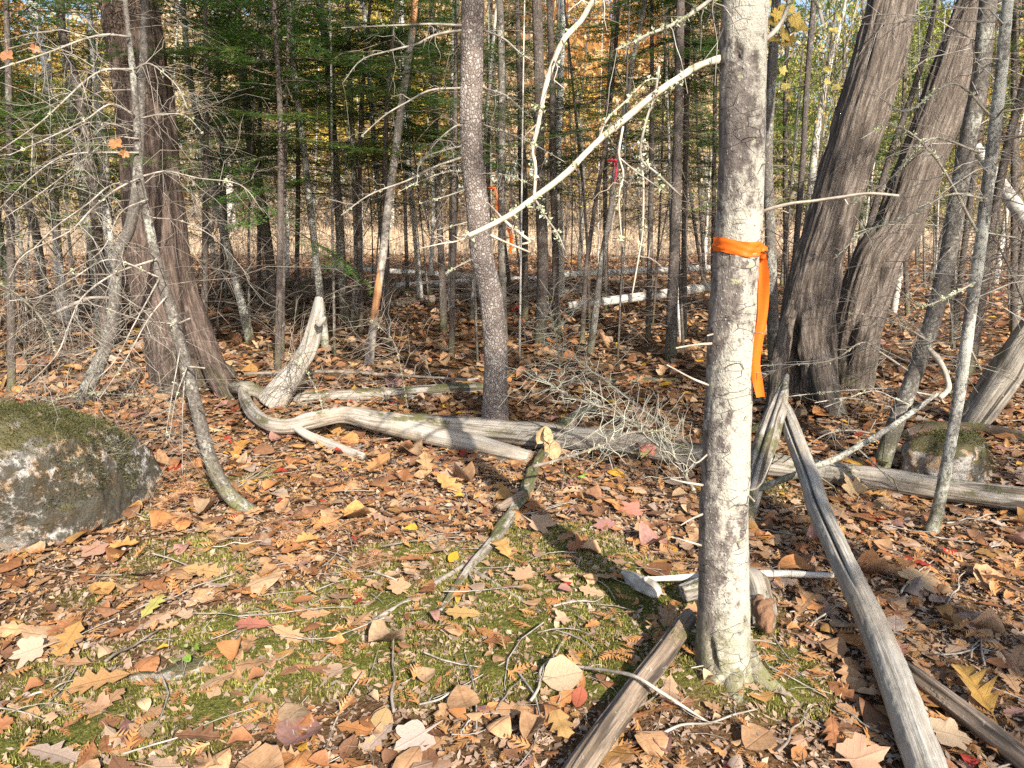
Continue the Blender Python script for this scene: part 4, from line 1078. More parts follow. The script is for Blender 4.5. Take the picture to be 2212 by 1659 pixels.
for lst, r in [([(2105, 610), (2050, 640), (1985, 660), (1930, 610)], .005), ([(2130, 430), (2050, 420), (1960, 470), (1870, 500), (1800, 560)], .006), ([(2110, 500), (2020, 340), (1930, 270), (1860, 300)], .006),
               ([(2118, 330), (2010, 300), (1930, 380), (1840, 440)], .005), ([(2140, 250), (2060, 180), (1960, 240), (1900, 210)], .005)]:
    branch_part(R2, pxl(lst, 3.2, 3.0), r, r * .4, 'twig', g0, twigs=8, tl=.25, lich=26, n=20, seg=6)

# ------------------------------------------------------------------ middle-distance trees, measured one by one
MID = [
 ('birch_tree', 'white birch stem at the top left corner, leftmost of the birches', [(128, 600, 18), (115, 400, 18), (100, 143, 18), (83, 83, 18), (70, 0, 18)], 'birch', 9.5, 9, None, 8),
 ('fir_tree', 'dark crooked trunk between the corner birch and the massive cedar', [(222, 640, 22), (205, 430, 20), (190, 330, 20), (177, 233, 19), (157, 150, 18), (133, 67, 18), (130, 0, 17)], 'spruce', 7.5, 7, (3.4, 3.5, .9), 22),
 ('fir_tree', 'grey blotched trunk at the far left edge, in front of yellow leaves', [(95, 640, 20), (77, 500, 18), (53, 420, 18), (33, 330, 17), (15, 220, 16)], 'fir_grey', 8.0, 6, (2.2, 4.0, .9), 30),
 ('birch_tree', 'pale-barked stem standing straight beside the left of the massive cedar', [(215, 640, 27), (205, 550, 26), (190, 470, 25), (178, 400, 24), (165, 300, 22)], 'fir_pale', 8.4, 7, None, 18),
 ('birch_tree', 'slim mottled stem just left of the massive cedar', [(246, 640, 21), (238, 553, 20), (228, 400, 19), (215, 250, 17)], 'birch', 9.2, 7, None, 16),
 ('birch_tree', 'crooked white-barked sapling right of the massive cedar', [(541, 738, 22), (530, 687, 19), (513, 620, 18), (497, 553, 17), (483, 500, 17), (467, 417, 16), (447, 333, 15), (430, 267, 14), (413, 187, 13), (403, 110, 12), (395, 0, 11)], 'fir_pale', None, 6, None, 26),
 ('fir_tree', 'dark thin trunk second right of the massive cedar', [(592, 640, 20), (580, 533, 19), (560, 400, 18), (540, 300, 18), (525, 150, 16)], 'spruce', 9.3, 8, (2.4, 4.5, 1.0), 26),
 ('fir_tree', 'light grey pole-thin trunk rising behind the tip of the broken snag', [(698, 700, 17), (683, 553, 15), (670, 450, 15), (657, 333, 14), (643, 217, 13), (627, 67, 12), (622, 0, 11)], 'fir_pale', 7.6, 7, (3.4, 3.5, .8), 34),
 ('birch_tree', 'spotted stem a little right of the pole-thin trunk behind the snag', [(742, 640, 20), (730, 433, 18), (717, 267, 18), (710, 133, 18), (690, 0, 17)], 'fir_grey', 9.5, 8, None, 26),
 ('fir_tree', 'very thin white-flecked stem left of the red peeling tree', [(834, 620, 12), (820, 450, 11), (813, 367, 11), (800, 200, 10), (787, 17, 10)], 'fir_pale', 10.5, 7, (2.6, 3.5, .9), 26),
 ('dead_tree', 'tree with red-brown bark peeling off in strips, left of the scaly pine', [(797, 795, 24), (800, 753, 19), (817, 620, 17), (827, 553, 17), (840, 433, 17), (854, 333, 17), (864, 250, 16), (884, 117, 15), (897, 0, 14)], 'peel', None, 7, None, 16),
 ('birch_tree', 'straight white birch close behind the red peeling tree', [(906, 620, 14), (897, 500, 13), (884, 383, 13), (880, 300, 13), (869, 167, 13), (867, 17, 13)], 'birch', 11.5, 9, None, 6),
 ('birch_tree', 'chalk-white birch just left of the scaly pine', [(975, 620, 15), (978, 400, 15), (980, 200, 15), (984, 17, 14)], 'birch', 11.0, 9, None, 4),
 ('fir_tree', 'greyish straight stem immediately right of the scaly pine', [(1086, 640, 17), (1084, 550, 16), (1084, 267, 16), (1084, 150, 15), (1080, 10, 15)], 'fir_grey', 8.1, 8, (3.4, 4.0, 1.0), 30),
 ('fir_tree', 'straight dark spruce, thickest of the dark trunks right of the scaly pine', [(1167, 742, 28), (1170, 653, 25), (1173, 553, 25), (1167, 433, 23), (1165, 300, 23), (1165, 167, 22), (1160, 0, 22)], 'spruce', None, 9, (3.2, 5.5, 1.3), 44),
 ('fir_tree', 'slim dark companion close on the right of the thickest dark spruce', [(1207, 722, 18), (1200, 653, 16), (1200, 553, 15), (1194, 333, 15), (1194, 200, 14), (1187, 10, 14)], 'spruce', None, 8, (2.8, 4.0, .9), 34),
 ('birch_tree', 'pale birch behind the slim dark companion spruce', [(1213, 620, 14), (1210, 500, 14), (1207, 300, 14), (1214, 83, 13), (1216, 0, 13)], 'birch', 11.8, 9, None, 4),
 ('fir_tree', 'short-looking dark stem between the scaly pine and the thickest dark spruce', [(1134, 640, 14), (1134, 533, 13), (1134, 433, 13), (1127, 267, 12), (1120, 100, 11)], 'spruce', 10.0, 7, (2.5, 3.8, .9), 32),
 ('fir_tree', 'thinnest dark stem bending right, left of the pink-taped stem', [(1257, 748, 12), (1265, 590, 10), (1270, 553, 10), (1287, 433, 9), (1310, 300, 9), (1324, 167, 9), (1337, 0, 8)], 'spruce', None, 6, (2.9, 3.0, .7), 34),
 ('fir_tree', 'thin grey-flecked stem leaning right that carries the pink tape', [(1273, 772, 17), (1287, 670, 15), (1302, 553, 14), (1317, 467, 13), (1334, 333, 12), (1354, 217, 12), (1367, 133, 11), (1394, 0, 10)], 'fir_grey', None, 7, (3.0, 3.2, .7), 34),
 ('fir_tree', 'sturdy dark spruce midway between the pink-taped stem and the pale front trunk', [(1449, 782, 27), (1452, 660, 24), (1456, 553, 22), (1457, 533, 22), (1464, 300, 20), (1467, 133, 19), (1470, 0, 18)], 'spruce', None, 9, (3.0, 5.0, 1.2), 44),
 ('fir_tree', 'thin dark trunk touching the right side of the sturdy dark spruce', [(1477, 720, 14), (1478, 550, 13), (1482, 300, 12), (1486, 0, 11)], 'spruce', 8.2, 8, (2.6, 4.0, .9), 30),
 ('fir_tree', 'lichen-grey trunk hidden close behind the right side of the pale front trunk', [(1668, 640, 24), (1662, 450, 22), (1658, 333, 21), (1665, 200, 20), (1675, 33, 20)], 'fir_grey', 7.0, 8, (3.6, 4.0, 1.0), 30),
 ('fir_tree', 'near-black pole standing between the pale front trunk and the leaning cedars', [(1705, 700, 15), (1718, 553, 13), (1722, 500, 13), (1735, 333, 12), (1742, 200, 12), (1758, 0, 12)], 'spruce', 7.2, 7, (3.2, 3.6, .9), 36),
 ('fir_tree', 'brownish thin trunk in the gap between the two leaning cedars', [(1842, 640, 15), (1875, 500, 14), (1925, 330, 13), (1975, 190, 12), (2010, 60, 11)], 'spruce', 7.4, 7, (3.4, 3.0, .7), 24),
 ('fir_tree', 'thin twiggy dark trunk leaning at the extreme right edge', [(2120, 640, 20), (2150, 450, 18), (2180, 300, 17), (2212, 180, 16), (2240, 60, 15)], 'spruce', 6.4, 6, (3.2, 3.0, .9), 46),
 ('fir_tree', 'dark stem between the grey lichened trunk and the slender pale fir', [(2070, 640, 13), (2100, 400, 12), (2128, 200, 11), (2150, 0, 10)], 'spruce', 7.8, 6, (2.8, 3.0, .8), 40),
 ('fir_tree', 'thin grey stem right of the rotten stump', [(764, 690, 13), (770, 560, 12), (766, 400, 12), (757, 200, 11), (750, 0, 10)], 'fir_grey', 8.8, 7, (2.4, 3.6, .9), 30),
 ('fir_tree', 'dark straight stem left of the scaly pine, foot in the brown leaves', [(958, 690, 17), (955, 600, 15), (948, 450, 14), (942, 300, 13), (935, 100, 12)], 'spruce', 8.8, 8, (2.3, 4.0, 1.0), 34),
]
for im, (nm, lab, pix, mt, Y, H, cr, nb) in enumerate(MID):
    dark = mt in ('spruce',)
    if cr: cr = (cr[0], min(cr[1], 3.0), cr[2]) if cr[0] <= 2.7 else None
    nb = int(nb * 1.7) if mt != 'birch' else nb
    make_tree(nm, lab, pix, mt, Y=Y, H=H, nseg=14, rings=60, nb=nb, bz=(.25, 3.9), blen=.75, bmat='twig_mid', crown=cr, subs=7, thick=.0036)

# unmeasured thin trunks filling the depth behind, each its own tree
def seg_zone(x):
    for lim, nm in [(260, 'left of the massive cedar'), (660, 'between the massive cedar and the broken snag'), (1010, 'between the broken snag and the scaly pine'),
                    (1270, 'right behind the scaly pine'), (1540, 'left of the pale front trunk'), (1780, 'behind the pale front trunk'), (9999, 'behind the leaning cedars')]:
        if x < lim: return nm
gb = np.random.default_rng(909)
BK = []
for i in range(76):
    px = gb.uniform(-120, 2330); Y = gb.uniform(9.5, 21) if i < 34 else gb.uniform(6.8, 12)
    lean = gb.normal(0, 38); w = gb.uniform(.025, .07) if i < 34 else gb.uniform(.014, .036)
    wpx = w / (Y * 1.03) * FPX
    mt = gb.choice(['fir_pale', 'fir_grey', 'birch', 'fir_grey', 'spruce', 'fir_pale']) if px < 1000 else gb.choice(['spruce', 'fir_grey', 'spruce', 'spruce', 'birch', 'spruce', 'fir_pale', 'fir_grey', 'spruce'])
    yb = 443 + FPX * CAM_H / Y * .97
    pix = [(px, yb, wpx * 1.15), (px + lean * .4 + gb.normal(0, 5), yb * .6 + 60, wpx), (px + lean, 120, wpx * .8), (px + lean * 1.3, -20, wpx * .7)]
    green = mt != 'birch' and gb.random() < .36
    H = gb.uniform(4.2, 6.5) if green else gb.uniform(6, 9)
    z0 = gb.uniform(.9, 3.0)
    hue = {'spruce': 'dark', 'fir_grey': 'grey', 'fir_pale': 'pale', 'birch': 'white'}[mt]
    lab = f'thin {hue} back trunk {seg_zone(px)}'
    make_tree('birch_tree' if mt == 'birch' else 'fir_tree', lab, pix, mt, Y=Y, H=H, nseg=8, rings=16, nb=(14 if mt == 'birch' else 46) if Y < 16 else 26, bz=(.15, 4.4), blen=.8,
              bmat='twig_mid', crown=(z0, H - z0 + .5, gb.uniform(.7, 1.1)) if green else None, group=lab.replace('trunk', 'trunks'), subs=4, thick=.0034)

# small living firs whose green boughs hang in view
GF = [(-60, 7.2, 1.5, 3.2, 1.0), (25, 6.6, 1.75, 3.0, .8), (60, 9.0, 1.2, 4.5, 1.2), (190, 10.5, 1.6, 4.5, 1.1), (440, 7.6, 2.25, 4.0, 1.15), (520, 8.8, 2.0, 4.2, 1.2), (600, 7.4, 2.3, 4.2, 1.1), (640, 10.0, 1.8, 4.5, 1.2),
      (700, 8.6, 2.1, 4.0, 1.1), (780, 9.8, 1.9, 4.2, 1.15), (840, 8.6, 2.2, 4.0, 1.1), (930, 9.6, 1.75, 4.5, 1.2), (975, 8.2, 2.3, 4.0, 1.0), (1060, 10.5, 1.9, 4.2, 1.1), (1240, 9.4, 2.3, 4.2, 1.2),
      (1310, 10.5, 1.9, 4.2, 1.1), (1400, 9.0, 2.3, 4.2, 1.1), (1500, 8.6, 2.1, 4.4, 1.2), (1540, 10.5, 1.6, 4.5, 1.2), (1700, 9.2, 1.8, 4.5, 1.0), (1770, 10.5, 1.7, 4.0, 1.0), (2190, 7.6, 2.0, 4.0, 1.1), (1960, 10.2, 1.5, 4.0, 1.1), (350, 11.5, 1.5, 5.0, 1.3),
      (480, 12.5, 1.8, 5.0, 1.3), (560, 11.0, 2.2, 5.0, 1.2), (740, 12.5, 1.7, 5.0, 1.3), (880, 13.0, 2.0, 5.0, 1.2), (1130, 13.0, 2.2, 5.0, 1.3), (1360, 13.0, 2.2, 5.0, 1.3)]
for i, (px, Y, z0, h, w) in enumerate(GF):
    if i % 3 == 2: continue
    lab = f'young green fir {seg_zone(px)}'
    yb = 443 + FPX * CAM_H / Y * .97; wp = .07 / Y * FPX
    Y = Y * .88 if Y < 9.9 and px < 1600 else Y; yb = 443 + FPX * CAM_H / Y * .97; h = min(h, 3.4); z0 = z0 - .35 * (i % 3); w = w * 1.15
    make_tree('fir_tree', lab, [(px, yb, wp), (px + gb.normal(0, 8), 300, wp * .85), (px + gb.normal(0, 14), -20, wp * .6)], 'spruce', Y=Y, H=z0 + h * .9, nseg=8, rings=14,
              nb=22, bz=(.3, z0 + .3), blen=.8, bmat='twig_dark', crown=(z0, h, w), group=lab.replace('fir', 'firs', 1), light=(i % 3 == 1), subs=4)

# ------------------------------------------------------------------ broadleaf trees in autumn colour
LEAFY = {}
for k, (sd, n, size, cl) in {'near': (41, 3400, .075, 26), 'far_a': (42, 5200, .19, 34), 'far_b': (43, 4600, .20, 26), 'far_c': (44, 5600, .18, 42)}.items():
    LEAFY[k] = leafy_crown(sd, n, 1.0, 2.6, size * .4, cl)
LM = {}
def leafy_tree(label, px, Y, H, Rw, color, shape, group=None, z0=None, name='maple_tree', tr='twig_mid'):
    yb = 443 + FPX * CAM_H / Y
    p = at(px, yb, Y); z0 = H * .22 if z0 is None else z0
    root = thing(name, label, 'tree', (p[0], p[1], float(gh(p[0], p[1]))), group)
    if (shape, color) not in LM:
        LM[(shape, color)] = LEAFY[shape][0].mesh('crown', M[color], False)
        LM[(shape, 'w')] = LM.get((shape, 'w')) or LEAFY[shape][1].mesh('limbs', M[tr])
    c = link('crown', LM[(shape, color)], root); c.location = (0, 0, z0); c.scale = (Rw, Rw, (H - z0) / 2.6); c.rotation_euler.z = gb.uniform(0, 6.28)
    l = link('limbs', LM[(shape, 'w')], c); l['kind'] = 'stuff'; c['kind'] = 'stuff'
    P, R = resample([(0, 0, -.1), (gb.normal(0, .02) * H, 0, H * .5), (gb.normal(0, .03) * H, 0, H * .9)], [H * .013, H * .009, H * .003], 14)
    MB().add(*tubes(P, R, 7)).obj('trunk', M['fir_grey'] if gb.random() < .6 else M['birch'], root)
    return root
for px, Y, H, Rw, c, lab in [
    (35, 7.6, 3.0, 1.2, 'yellow', 'yellow-leaved sapling glowing through the twigs at the left edge'), (150, 9.0, 2.8, 1.2, 'yellow', 'yellow-leaved sapling behind the grey stems left of the massive cedar'),
    (1735, 9.0, 4.6, .75, 'yellow', 'bright yellow-leaved maple sapling between the pale front trunk and the leaning cedars'), (1790, 10.5, 4.2, .8, 'tan', 'salmon-leaved sapling half hidden behind the near-black pole'),
    (1930, 10.5, 3.8, .9, 'lime', 'lime-green leafy sapling in the gap between the leaning cedars'), (2190, 9.0, 4.2, 1.1, 'orange', 'orange-leaved sapling behind the twigs at the far right edge'),
    (2050, 11.5, 3.2, 1.1, 'lime', 'yellow-green leafy bush behind the darker leaning cedar'), (-40, 8.5, 3.8, 1.0, 'yellow', 'yellow-leaved sapling cut by the left edge near the top corner')]:
    leafy_tree(lab, px, Y, H, Rw, c, 'near', name='maple_sapling', z0=.5)
for i, (px, Y, H, Rw, c, lab) in enumerate([
    (250, 14, 3.6, 1.5, 'lime', 'yellow-green sapling behind the foot of the massive cedar'), (470, 16, 4.0, 1.7, 'yellow', 'yellow sapling far behind the crooked white-barked sapling'), (620, 15, 3.2, 1.6, 'tan', 'tan-leaved bush far behind the broken snag'),
    (780, 17, 4.2, 1.8, 'lime', 'yellow-green bush far behind the red peeling tree'), (930, 16, 3.6, 1.6, 'orange', 'orange bush far behind the straight white birch'), (1090, 18, 4.0, 1.8, 'tan', 'pale tan bush far behind the scaly pine'),
    (1250, 16, 4.2, 1.7, 'yellow', 'yellow bush far behind the slim dark companion spruce'), (1390, 18, 3.6, 1.7, 'tan', 'peach-tan bush far behind the pink-taped stem'), (1520, 15, 3.4, 1.5, 'lime', 'yellow-green bush far left behind the pale front trunk'),
    (1690, 14, 3.8, 1.5, 'green', 'green bush right behind the pale front trunk'), (1850, 15, 4.4, 1.7, 'lime', 'light green bush seen between the leaning cedars, low down'), (2010, 15, 4.6, 1.8, 'green', 'green sapling behind the darker leaning cedar'), (60, 15, 3.6, 1.8, 'lime', 'yellow-green bush at the left edge low behind the twigs'), (2150, 14, 4.4, 1.6, 'orange', 'orange sapling behind the grey lichened trunk')]):
    leafy_tree(lab, px, Y, H, Rw, c, 'near', name='leafy_bush', z0=.1)
# a few large lit maple leaves on a twig beside the front trunk
def hanging_leaves(label, spots, Y, colr, group=None):
    root = thing('maple_sprig', label, 'sprig', tuple(at(*spots[0][:2], Y)), group)
    P = np.array([at(x, y - 12, Y) for x, y, s in spots])
    rel(root, MB().add(*tubes(*resample(P, np.full(len(P), .0025), 14), 5)).obj('twig', M['twig_mid'], root))
    for i, (x, y, s) in enumerate(spots):
        V, T, luv = LEAF['maple'][i % 6]
        o = MB().add(V * s * np.array([1, -1, 1]), None, T, luv).obj('leaf', M['leaf'], root, False)
        o.location = Vector(at(x, y, Y - .02)) - root.location; o.rotation_euler = (math.radians(60 + 20 * math.sin(i)), .4 * math.sin(2.1 * i), .7 * math.sin(1.3 * i)); o.color = (*np.array(colr) * (0.8 + .1 * (i % 4)), 1)
hanging_leaves('large yellow maple leaves hanging beside the top of the pale front trunk', [(1668, 45, .07), (1690, 70, .075), (1715, 40, .07), (1700, 20, .07), (1672, 80, .06), (1730, 62, .06), (1685, 95, .05), (1678, 30, .06), (1706, 85, .05)], 2.9, (.50, .36, .08))
hanging_leaves('pale yellow leaves hanging on a bare twig left of the leaning cedars', [(1800, 65, .07), (1810, 35, .06), (1690, 150, .065), (1698, 185, .065), (1790, 150, .06), (1805, 190, .07), (1775, 110, .065), (1786, 175, .05), (1705, 205, .05)], 4.6, (.56, .46, .13))
hanging_leaves('orange-tan maple leaf caught in the twigs at the top left edge', [(15, 118, .075), (75, 103, .05)], 3.5, (.42, .19, .09))
hanging_leaves('brown maple leaf resting on the green bough before the massive cedar', [(250, 308, .07), (268, 330, .045)], 3.2, (.42, .21, .09))

gf = np.random.default_rng(31)
def zone2(px):
    for lim, nm in [(300, 'at the left'), (800, 'left of the middle'), (1300, 'in the middle'), (1700, 'right of the middle'), (9999, 'at the right')]:
        if px < lim: return nm
for i in range(64):
    px = -150 + 2500 * (i + gf.uniform(-.4, .4)) / 64
    px = px if i % 2 else gf.uniform(-150, 2350)
    Y = gf.uniform(38, 72)
    pal = ['yellow', 'lime', 'yellow', 'orange'] if px < 350 else ['lime', 'tan', 'tan', 'yellow', 'green', 'tan'] if px < 1000 else ['orange', 'tan', 'yellow', 'tan', 'tan'] if px < 1650 else ['yellow', 'lime', 'green', 'lime'] if px < 2050 else ['orange', 'orange', 'lime']
    c = pal[int(gf.integers(0, len(pal)))]
    lab = f'{ {"lime": "yellow-green", "tan": "pale tan"}.get(c, c) } autumn tree beyond the clearing {zone2(px)}'
    leafy_tree(lab, px, Y, gf.uniform(10, 19), gf.uniform(3, 4.8), c, ['far_a', 'far_b', 'far_c'][i % 3], group=lab.replace('tree', 'trees'), z0=gf.uniform(.3, 2.0))

# the wood closing the clearing far behind: one mass of low brush and leaves
def far_wood():
    g = np.random.default_rng(12); n = 30000
    y = g.uniform(42, 75, n); x = g.uniform(-1, 1, n) * y * .9
    top = 3.6 + 2.5 * fbm(x * .12, y * .05, 0, 3)
    z = top * g.random(n) ** .9
    p = np.column_stack([x, y, np.maximum(z, .1)]); s = g.uniform(.12, .34, n)[:, None]
    nr = norm(g.normal(0, 1, (n, 3)) + [0, -.6, .5]); u = norm(np.cross(nr, g.normal(0, 1, (n, 3)))); v = np.cross(nr, u)
    V = np.stack([p - u * s, p - v * s * .6, p + u * s, p + v * s * .6], 1).reshape(-1, 3)
    tag(MB().add(V, np.arange(4 * n).reshape(-1, 4)).obj('far_wood', M['tan'], None, False), 'pale tan brush and woods closing off the far side of the clearing', 'woods', kind='stuff')
far_wood()

# labels: where several back trees would share one, count them from the left
_ord = ['first', 'second', 'third', 'fourth', 'fifth', 'sixth', 'seventh', 'eighth', 'ninth', 'tenth', 'eleventh', 'twelfth', 'thirteenth', 'fourteenth', 'fifteenth', 'sixteenth']
_by = {}
for o in list(COL.objects):
    if o.parent is None and o.get('category') == 'tree' and o.get('group'): _by.setdefault(o['label'], []).append(o)
for lab, lst in _by.items():
    if len(lst) < 2: continue
    lst.sort(key=lambda o: o.location[0] / max(1.0, o.location[1]))
    for i, o in enumerate(lst): o['label'] = f'{_ord[min(i, 15)]} {lab}, counted from left'

# leafless underbrush at the edge of the clearing
def underbrush():
    g = np.random.default_rng(15); n = 3600
    y = g.uniform(18.5, 28, n); x = g.uniform(-1, 1, n) * y * .82
    keep = vnoise(x * .5, y * .5, 4) > -.35; x, y = x[keep], y[keep]; n = len(x)
    h = g.uniform(.35, 1.9, n); a = g.uniform(0, 6.28, n); le = g.uniform(.05, .6, n)
    s = np.linspace(0, 1, 5)
    P = np.zeros((n, 5, 3))
    P[..., 0] = x[:, None] + np.cos(a)[:, None] * le[:, None] * h[:, None] * s ** 1.5 + g.normal(0, .03, (n, 5))
    P[..., 1] = y[:, None] + np.sin(a)[:, None] * le[:, None] * h[:, None] * s ** 1.5
    P[..., 2] = gh(x, y)[:, None] + h[:, None] * s
    R = g.uniform(.004, .009, n)[:, None] * np.linspace(1, .35, 5)[None]
    mb = MB().add(*_tube4(P, R))
    m = n * 4; i = g.integers(0, n, m); k = g.integers(1, 4, m)
    d = norm(np.column_stack([g.normal(0, 1, (m, 2)), g.uniform(.1, 1.2, m)])); L = h[i] * g.uniform(.15, .5, m); s3 = np.linspace(0, 1, 3)
    mb.add(*_tube4(P[i, k][:, None] + d[:, None] * (s3[None] * L[:, None])[..., None], np.full((m, 1), .0035) * np.linspace(1, .5, 3)[None]))
    tag(mb.obj('underbrush', M['brush']), 'leafless brown underbrush thicket between the far trunks', 'brush', kind='stuff')
    k = 9000; i = g.integers(0, n, k); j = g.integers(1, 5, k)
    p = P[i, j] + g.normal(0, .12, (k, 3)); sz = g.uniform(.02, .05, (k, 1))
    nr = norm(g.normal(0, 1, (k, 3)) + [0, -.5, .5]); u = norm(np.cross(nr, g.normal(0, 1, (k, 3)))); v = np.cross(nr, u)
    V = np.stack([p - u * sz, p - v * sz * .6, p + u * sz, p + v * sz * .6], 1).reshape(-1, 3)
    tag(MB().add(V, np.arange(4 * k).reshape(-1, 4)).obj('brush_leaves', M['tan'], None, False), 'last pale leaves clinging to the far underbrush', 'leaves', kind='stuff')
underbrush()
# ------------------------------------------------------------------ shade trees standing behind the viewer
SHADE = [(4.8, -1.2, 2.2, 5.3, 1.2), (3.55, -2.6, 2.5, 2.8, .75), (4.4, -4.2, 6.6, 4.0, 1.2), (5.6, 2.6, 2.4, 5.5, 1.3)]
for i, (x, y, z0, h, w) in enumerate(SHADE):
    root = thing('fir_tree', 'tall fir outside the view whose boughs shade the floor', 'tree', (x, y, float(gh(x, y))), 'firs standing outside the view')
    P, R = resample([(0, 0, -.1), (.05, 0, z0), (.1, .05, z0 + h * .9)], [.1, .08, .02], 16)
    MB().add(*tubes(P, R, 10)).obj('trunk', M['fir_grey'], root)
    add_crown(root, x, y, z0, h, w, k=i % 5)

# ------------------------------------------------------------------ orange tape on the front fir, and the far tapes
def ribbon_band(root, py, w, mat):
    i = int(np.argmin(np.abs(np.array([829.5 - FPX * np.dot(p - EYE, _u) / depth(p) for p in FP]) - py)))
    c, r = FP[i], FR[i] + .004
    hz = w * depth(c) / FPX
    n, m = 64, 7; V = []
    for k in range(n):
        a = 2 * math.pi * k / n
        for j in range(m):
            f = j / (m - 1) - .5
            pinch = 1 - .35 * math.exp(-((math.cos(a - .15) - 1) / .08) ** 2)
            rr = r + .0022 * math.sin(j * 2.4 + 3 * math.sin(a * 2)) + .0015 * math.sin(a * 9 + j)
            V.append(c + np.array([math.cos(a) * rr, -math.sin(a) * rr, f * hz * pinch - .006 * math.cos(a) + .003 * math.sin(a * 3)]))
    Q = [(k * m + j, ((k + 1) % n) * m + j, ((k + 1) % n) * m + j + 1, k * m + j + 1) for k in range(n) for j in range(m - 1)]
    return MB().add(np.array(V), Q).obj('band', M[mat], root), c, r
def tail(root, pix, wpx, Y, mat, name='tail', twist=.4, yaw=.5, sd=0.0):
    pts = pxl(pix, Y, Y - .03); n = 44
    P, R = resample(pts, [rad(w, p) for w, p in zip(np.broadcast_to(wpx, len(pix)), pts)], n)
    V = []; m = 5
    for k in range(n):
        t = k / (n - 1); a = yaw + twist * math.sin(3.0 * t * math.pi + sd)
        s = np.array([math.cos(a), -math.sin(a), 0])
        for j in range(m):
            f = (j / (m - 1) - .5) * 2
            V.append(P[k] + s * R[k] * f + np.array([0, .006 * math.cos(f * 2.2 + 5 * t + sd), 0]))
    Q = [(k * m + j, k * m + j + 1, (k + 1) * m + j + 1, (k + 1) * m + j) for k in range(n - 1) for j in range(m - 1)]
    return MB().add(np.array(V), Q).obj(name, M[mat], root)
tape = thing('flagging_tape', 'bright orange flagging tape tied round the pale front trunk, long tail hanging', 'tape', (0, 0, 0))
_, bc, brd = ribbon_band(tape, 538, 30, 'ribbon')
yk = bc[1] - .03
kn = at(1643, 543, yk)
V, Q, T_, tc = tubes(*resample([kn + [-.008, .01, .014], kn + [0.006, -.006, .004], kn + [.004, -.004, -.02]], [.006, .011, .007], 10), 10, disp=lambda c, s, L, R: .003 * vnoise(c * 2, s * 2, L * 90))
MB().add(V, Q, T_, tc).obj('knot', M['ribbon'], tape)
tail(tape, [(1646, 548), (1650, 600), (1648, 680), (1640, 730), (1631, 780), (1636, 820), (1643, 858)], [14, 20, 20, 22, 24, 24, 20], yk, 'ribbon', sd=.2, yaw=.15, twist=.3)
tail(tape, [(1640, 548), (1640, 620), (1638, 690), (1633, 720), (1629, 770), (1630, 800)], [12, 16, 18, 16, 14, 8], yk + .02, 'ribbon', sd=1.7, yaw=.5, twist=.5)
for lab, pts, w, Y, mt in [
    ('orange tape hanging on a far stem right of the scaly pine, lower and longer', [(1092, 470), (1100, 495), (1105, 520), (1102, 548)], [7, 9, 9, 6], 7.95, 'ribbon'),
    ('small orange tape on a far stem right of the scaly pine, the upper shorter one', [(1068, 406), (1074, 425), (1074, 455)], [6, 5, 4], 7.95, 'ribbon'),
    ('small pink tape hanging on the thin stem left of the pale front trunk', [(1328, 346), (1331, 365), (1329, 393)], [8, 5, 5], 7.2, 'ribbon_pink')]:
    r_ = thing('flagging_tape', lab, 'tape', (0, 0, 0)); tail(r_, pts, w, Y, mt, sd=len(lab) * 1.0)
    p = at(pts[0][0] - 4, pts[0][1], Y + .01)
    MB().add(*tubes(*resample([p + [-.05, .03, 0], p + [0, -.03, 0], p + [.03, -.01, 0]], [.012, .012, .01], 8), 6)).obj('band', M[mt], r_)

# ------------------------------------------------------------------ logs and fallen wood
def lay(pix, lift=0.0):
    """(x, y, width, height of axis) picture points lying at a height above the ground"""
    pts, rr = [], []
    for q in pix:
        x, y, w = q[:3]; h = q[3] if len(q) > 3 else None
        p = gp(x, y, .05)
        for _ in range(3):
            r = rad(w, p); z = float(gh(p[0], p[1])) + (r * .75 if h is None else h) + lift
            p = gp(x, y, z)
        pts.append(p); rr.append(rad(w, p))
    return pts, rr
def wood(name, label, pix, mat, cat='log', group=None, seg=26, rings=90, seed=1, kind='log', parent=None, split=None, rough_end=True, lift=0.0, world=None):
    pts, rr = lay(pix, lift) if world is None else world
    P, R = resample(pts, rr, rings)
    base = bark_disp(kind, seed * 2.3)
    if split is not None:
        a0, wd, dp, s0, s1 = split
        def disp(c, s, L, Rr):
            ang = np.arctan2(s, c); Lm = L.max()
            d = np.abs((ang - a0 - .25 * vnoise(L * 1.3 + seed, seed, 0) + np.pi) % (2 * np.pi) - np.pi)
            env = np.clip((L / Lm - s0) / .06, 0, 1) * np.clip((s1 - L / Lm) / .08, 0, 1)
            return base(c, s, L, Rr) - dp * Rr * env * np.exp(-(d / wd) ** 4)
    else: disp = base
    V, Q, T, tc = tubes(P, R, seg, disp=disp)
    o = MB().add(V, Q, T, tc).obj(name, M[mat], parent)
    if parent is None: tag(o, label, cat, group)
    return o, P, R
def stick(name, label, pix, mat='twig', cat='branch', group=None, tw=0, tl=.15, lich=0, world=None, r=None, rings=26, seed=0, moss=False):
    pts, rr = lay(pix) if world is None else world
    g = np.random.default_rng(int(abs(pts[0][0]) * 1000) + seed)
    P, R = resample(pts, rr, rings); sd = g.uniform(0, 40)
    o = MB().add(*tubes(P, R, 7, disp=lambda c, s, L, Rr: Rr * (.25 * vnoise(c * 1.5 + sd, s * 1.5, L * 14) + .12 * vnoise(c * 2, s * 2 + sd, L * 55)))).obj(name, M[mat])
    tag(o, label, cat, group)
    if tw:
        q = twig_tubes(g, P, R, tw, tl).obj('twigs', M[mat], o); q['kind'] = 'stuff'
    if lich:
        q = lichen_tufts(g, P, R, lich, .009).obj('lichen', M['lichen'], o, False); q['kind'] = 'stuff'
    return o, P, R

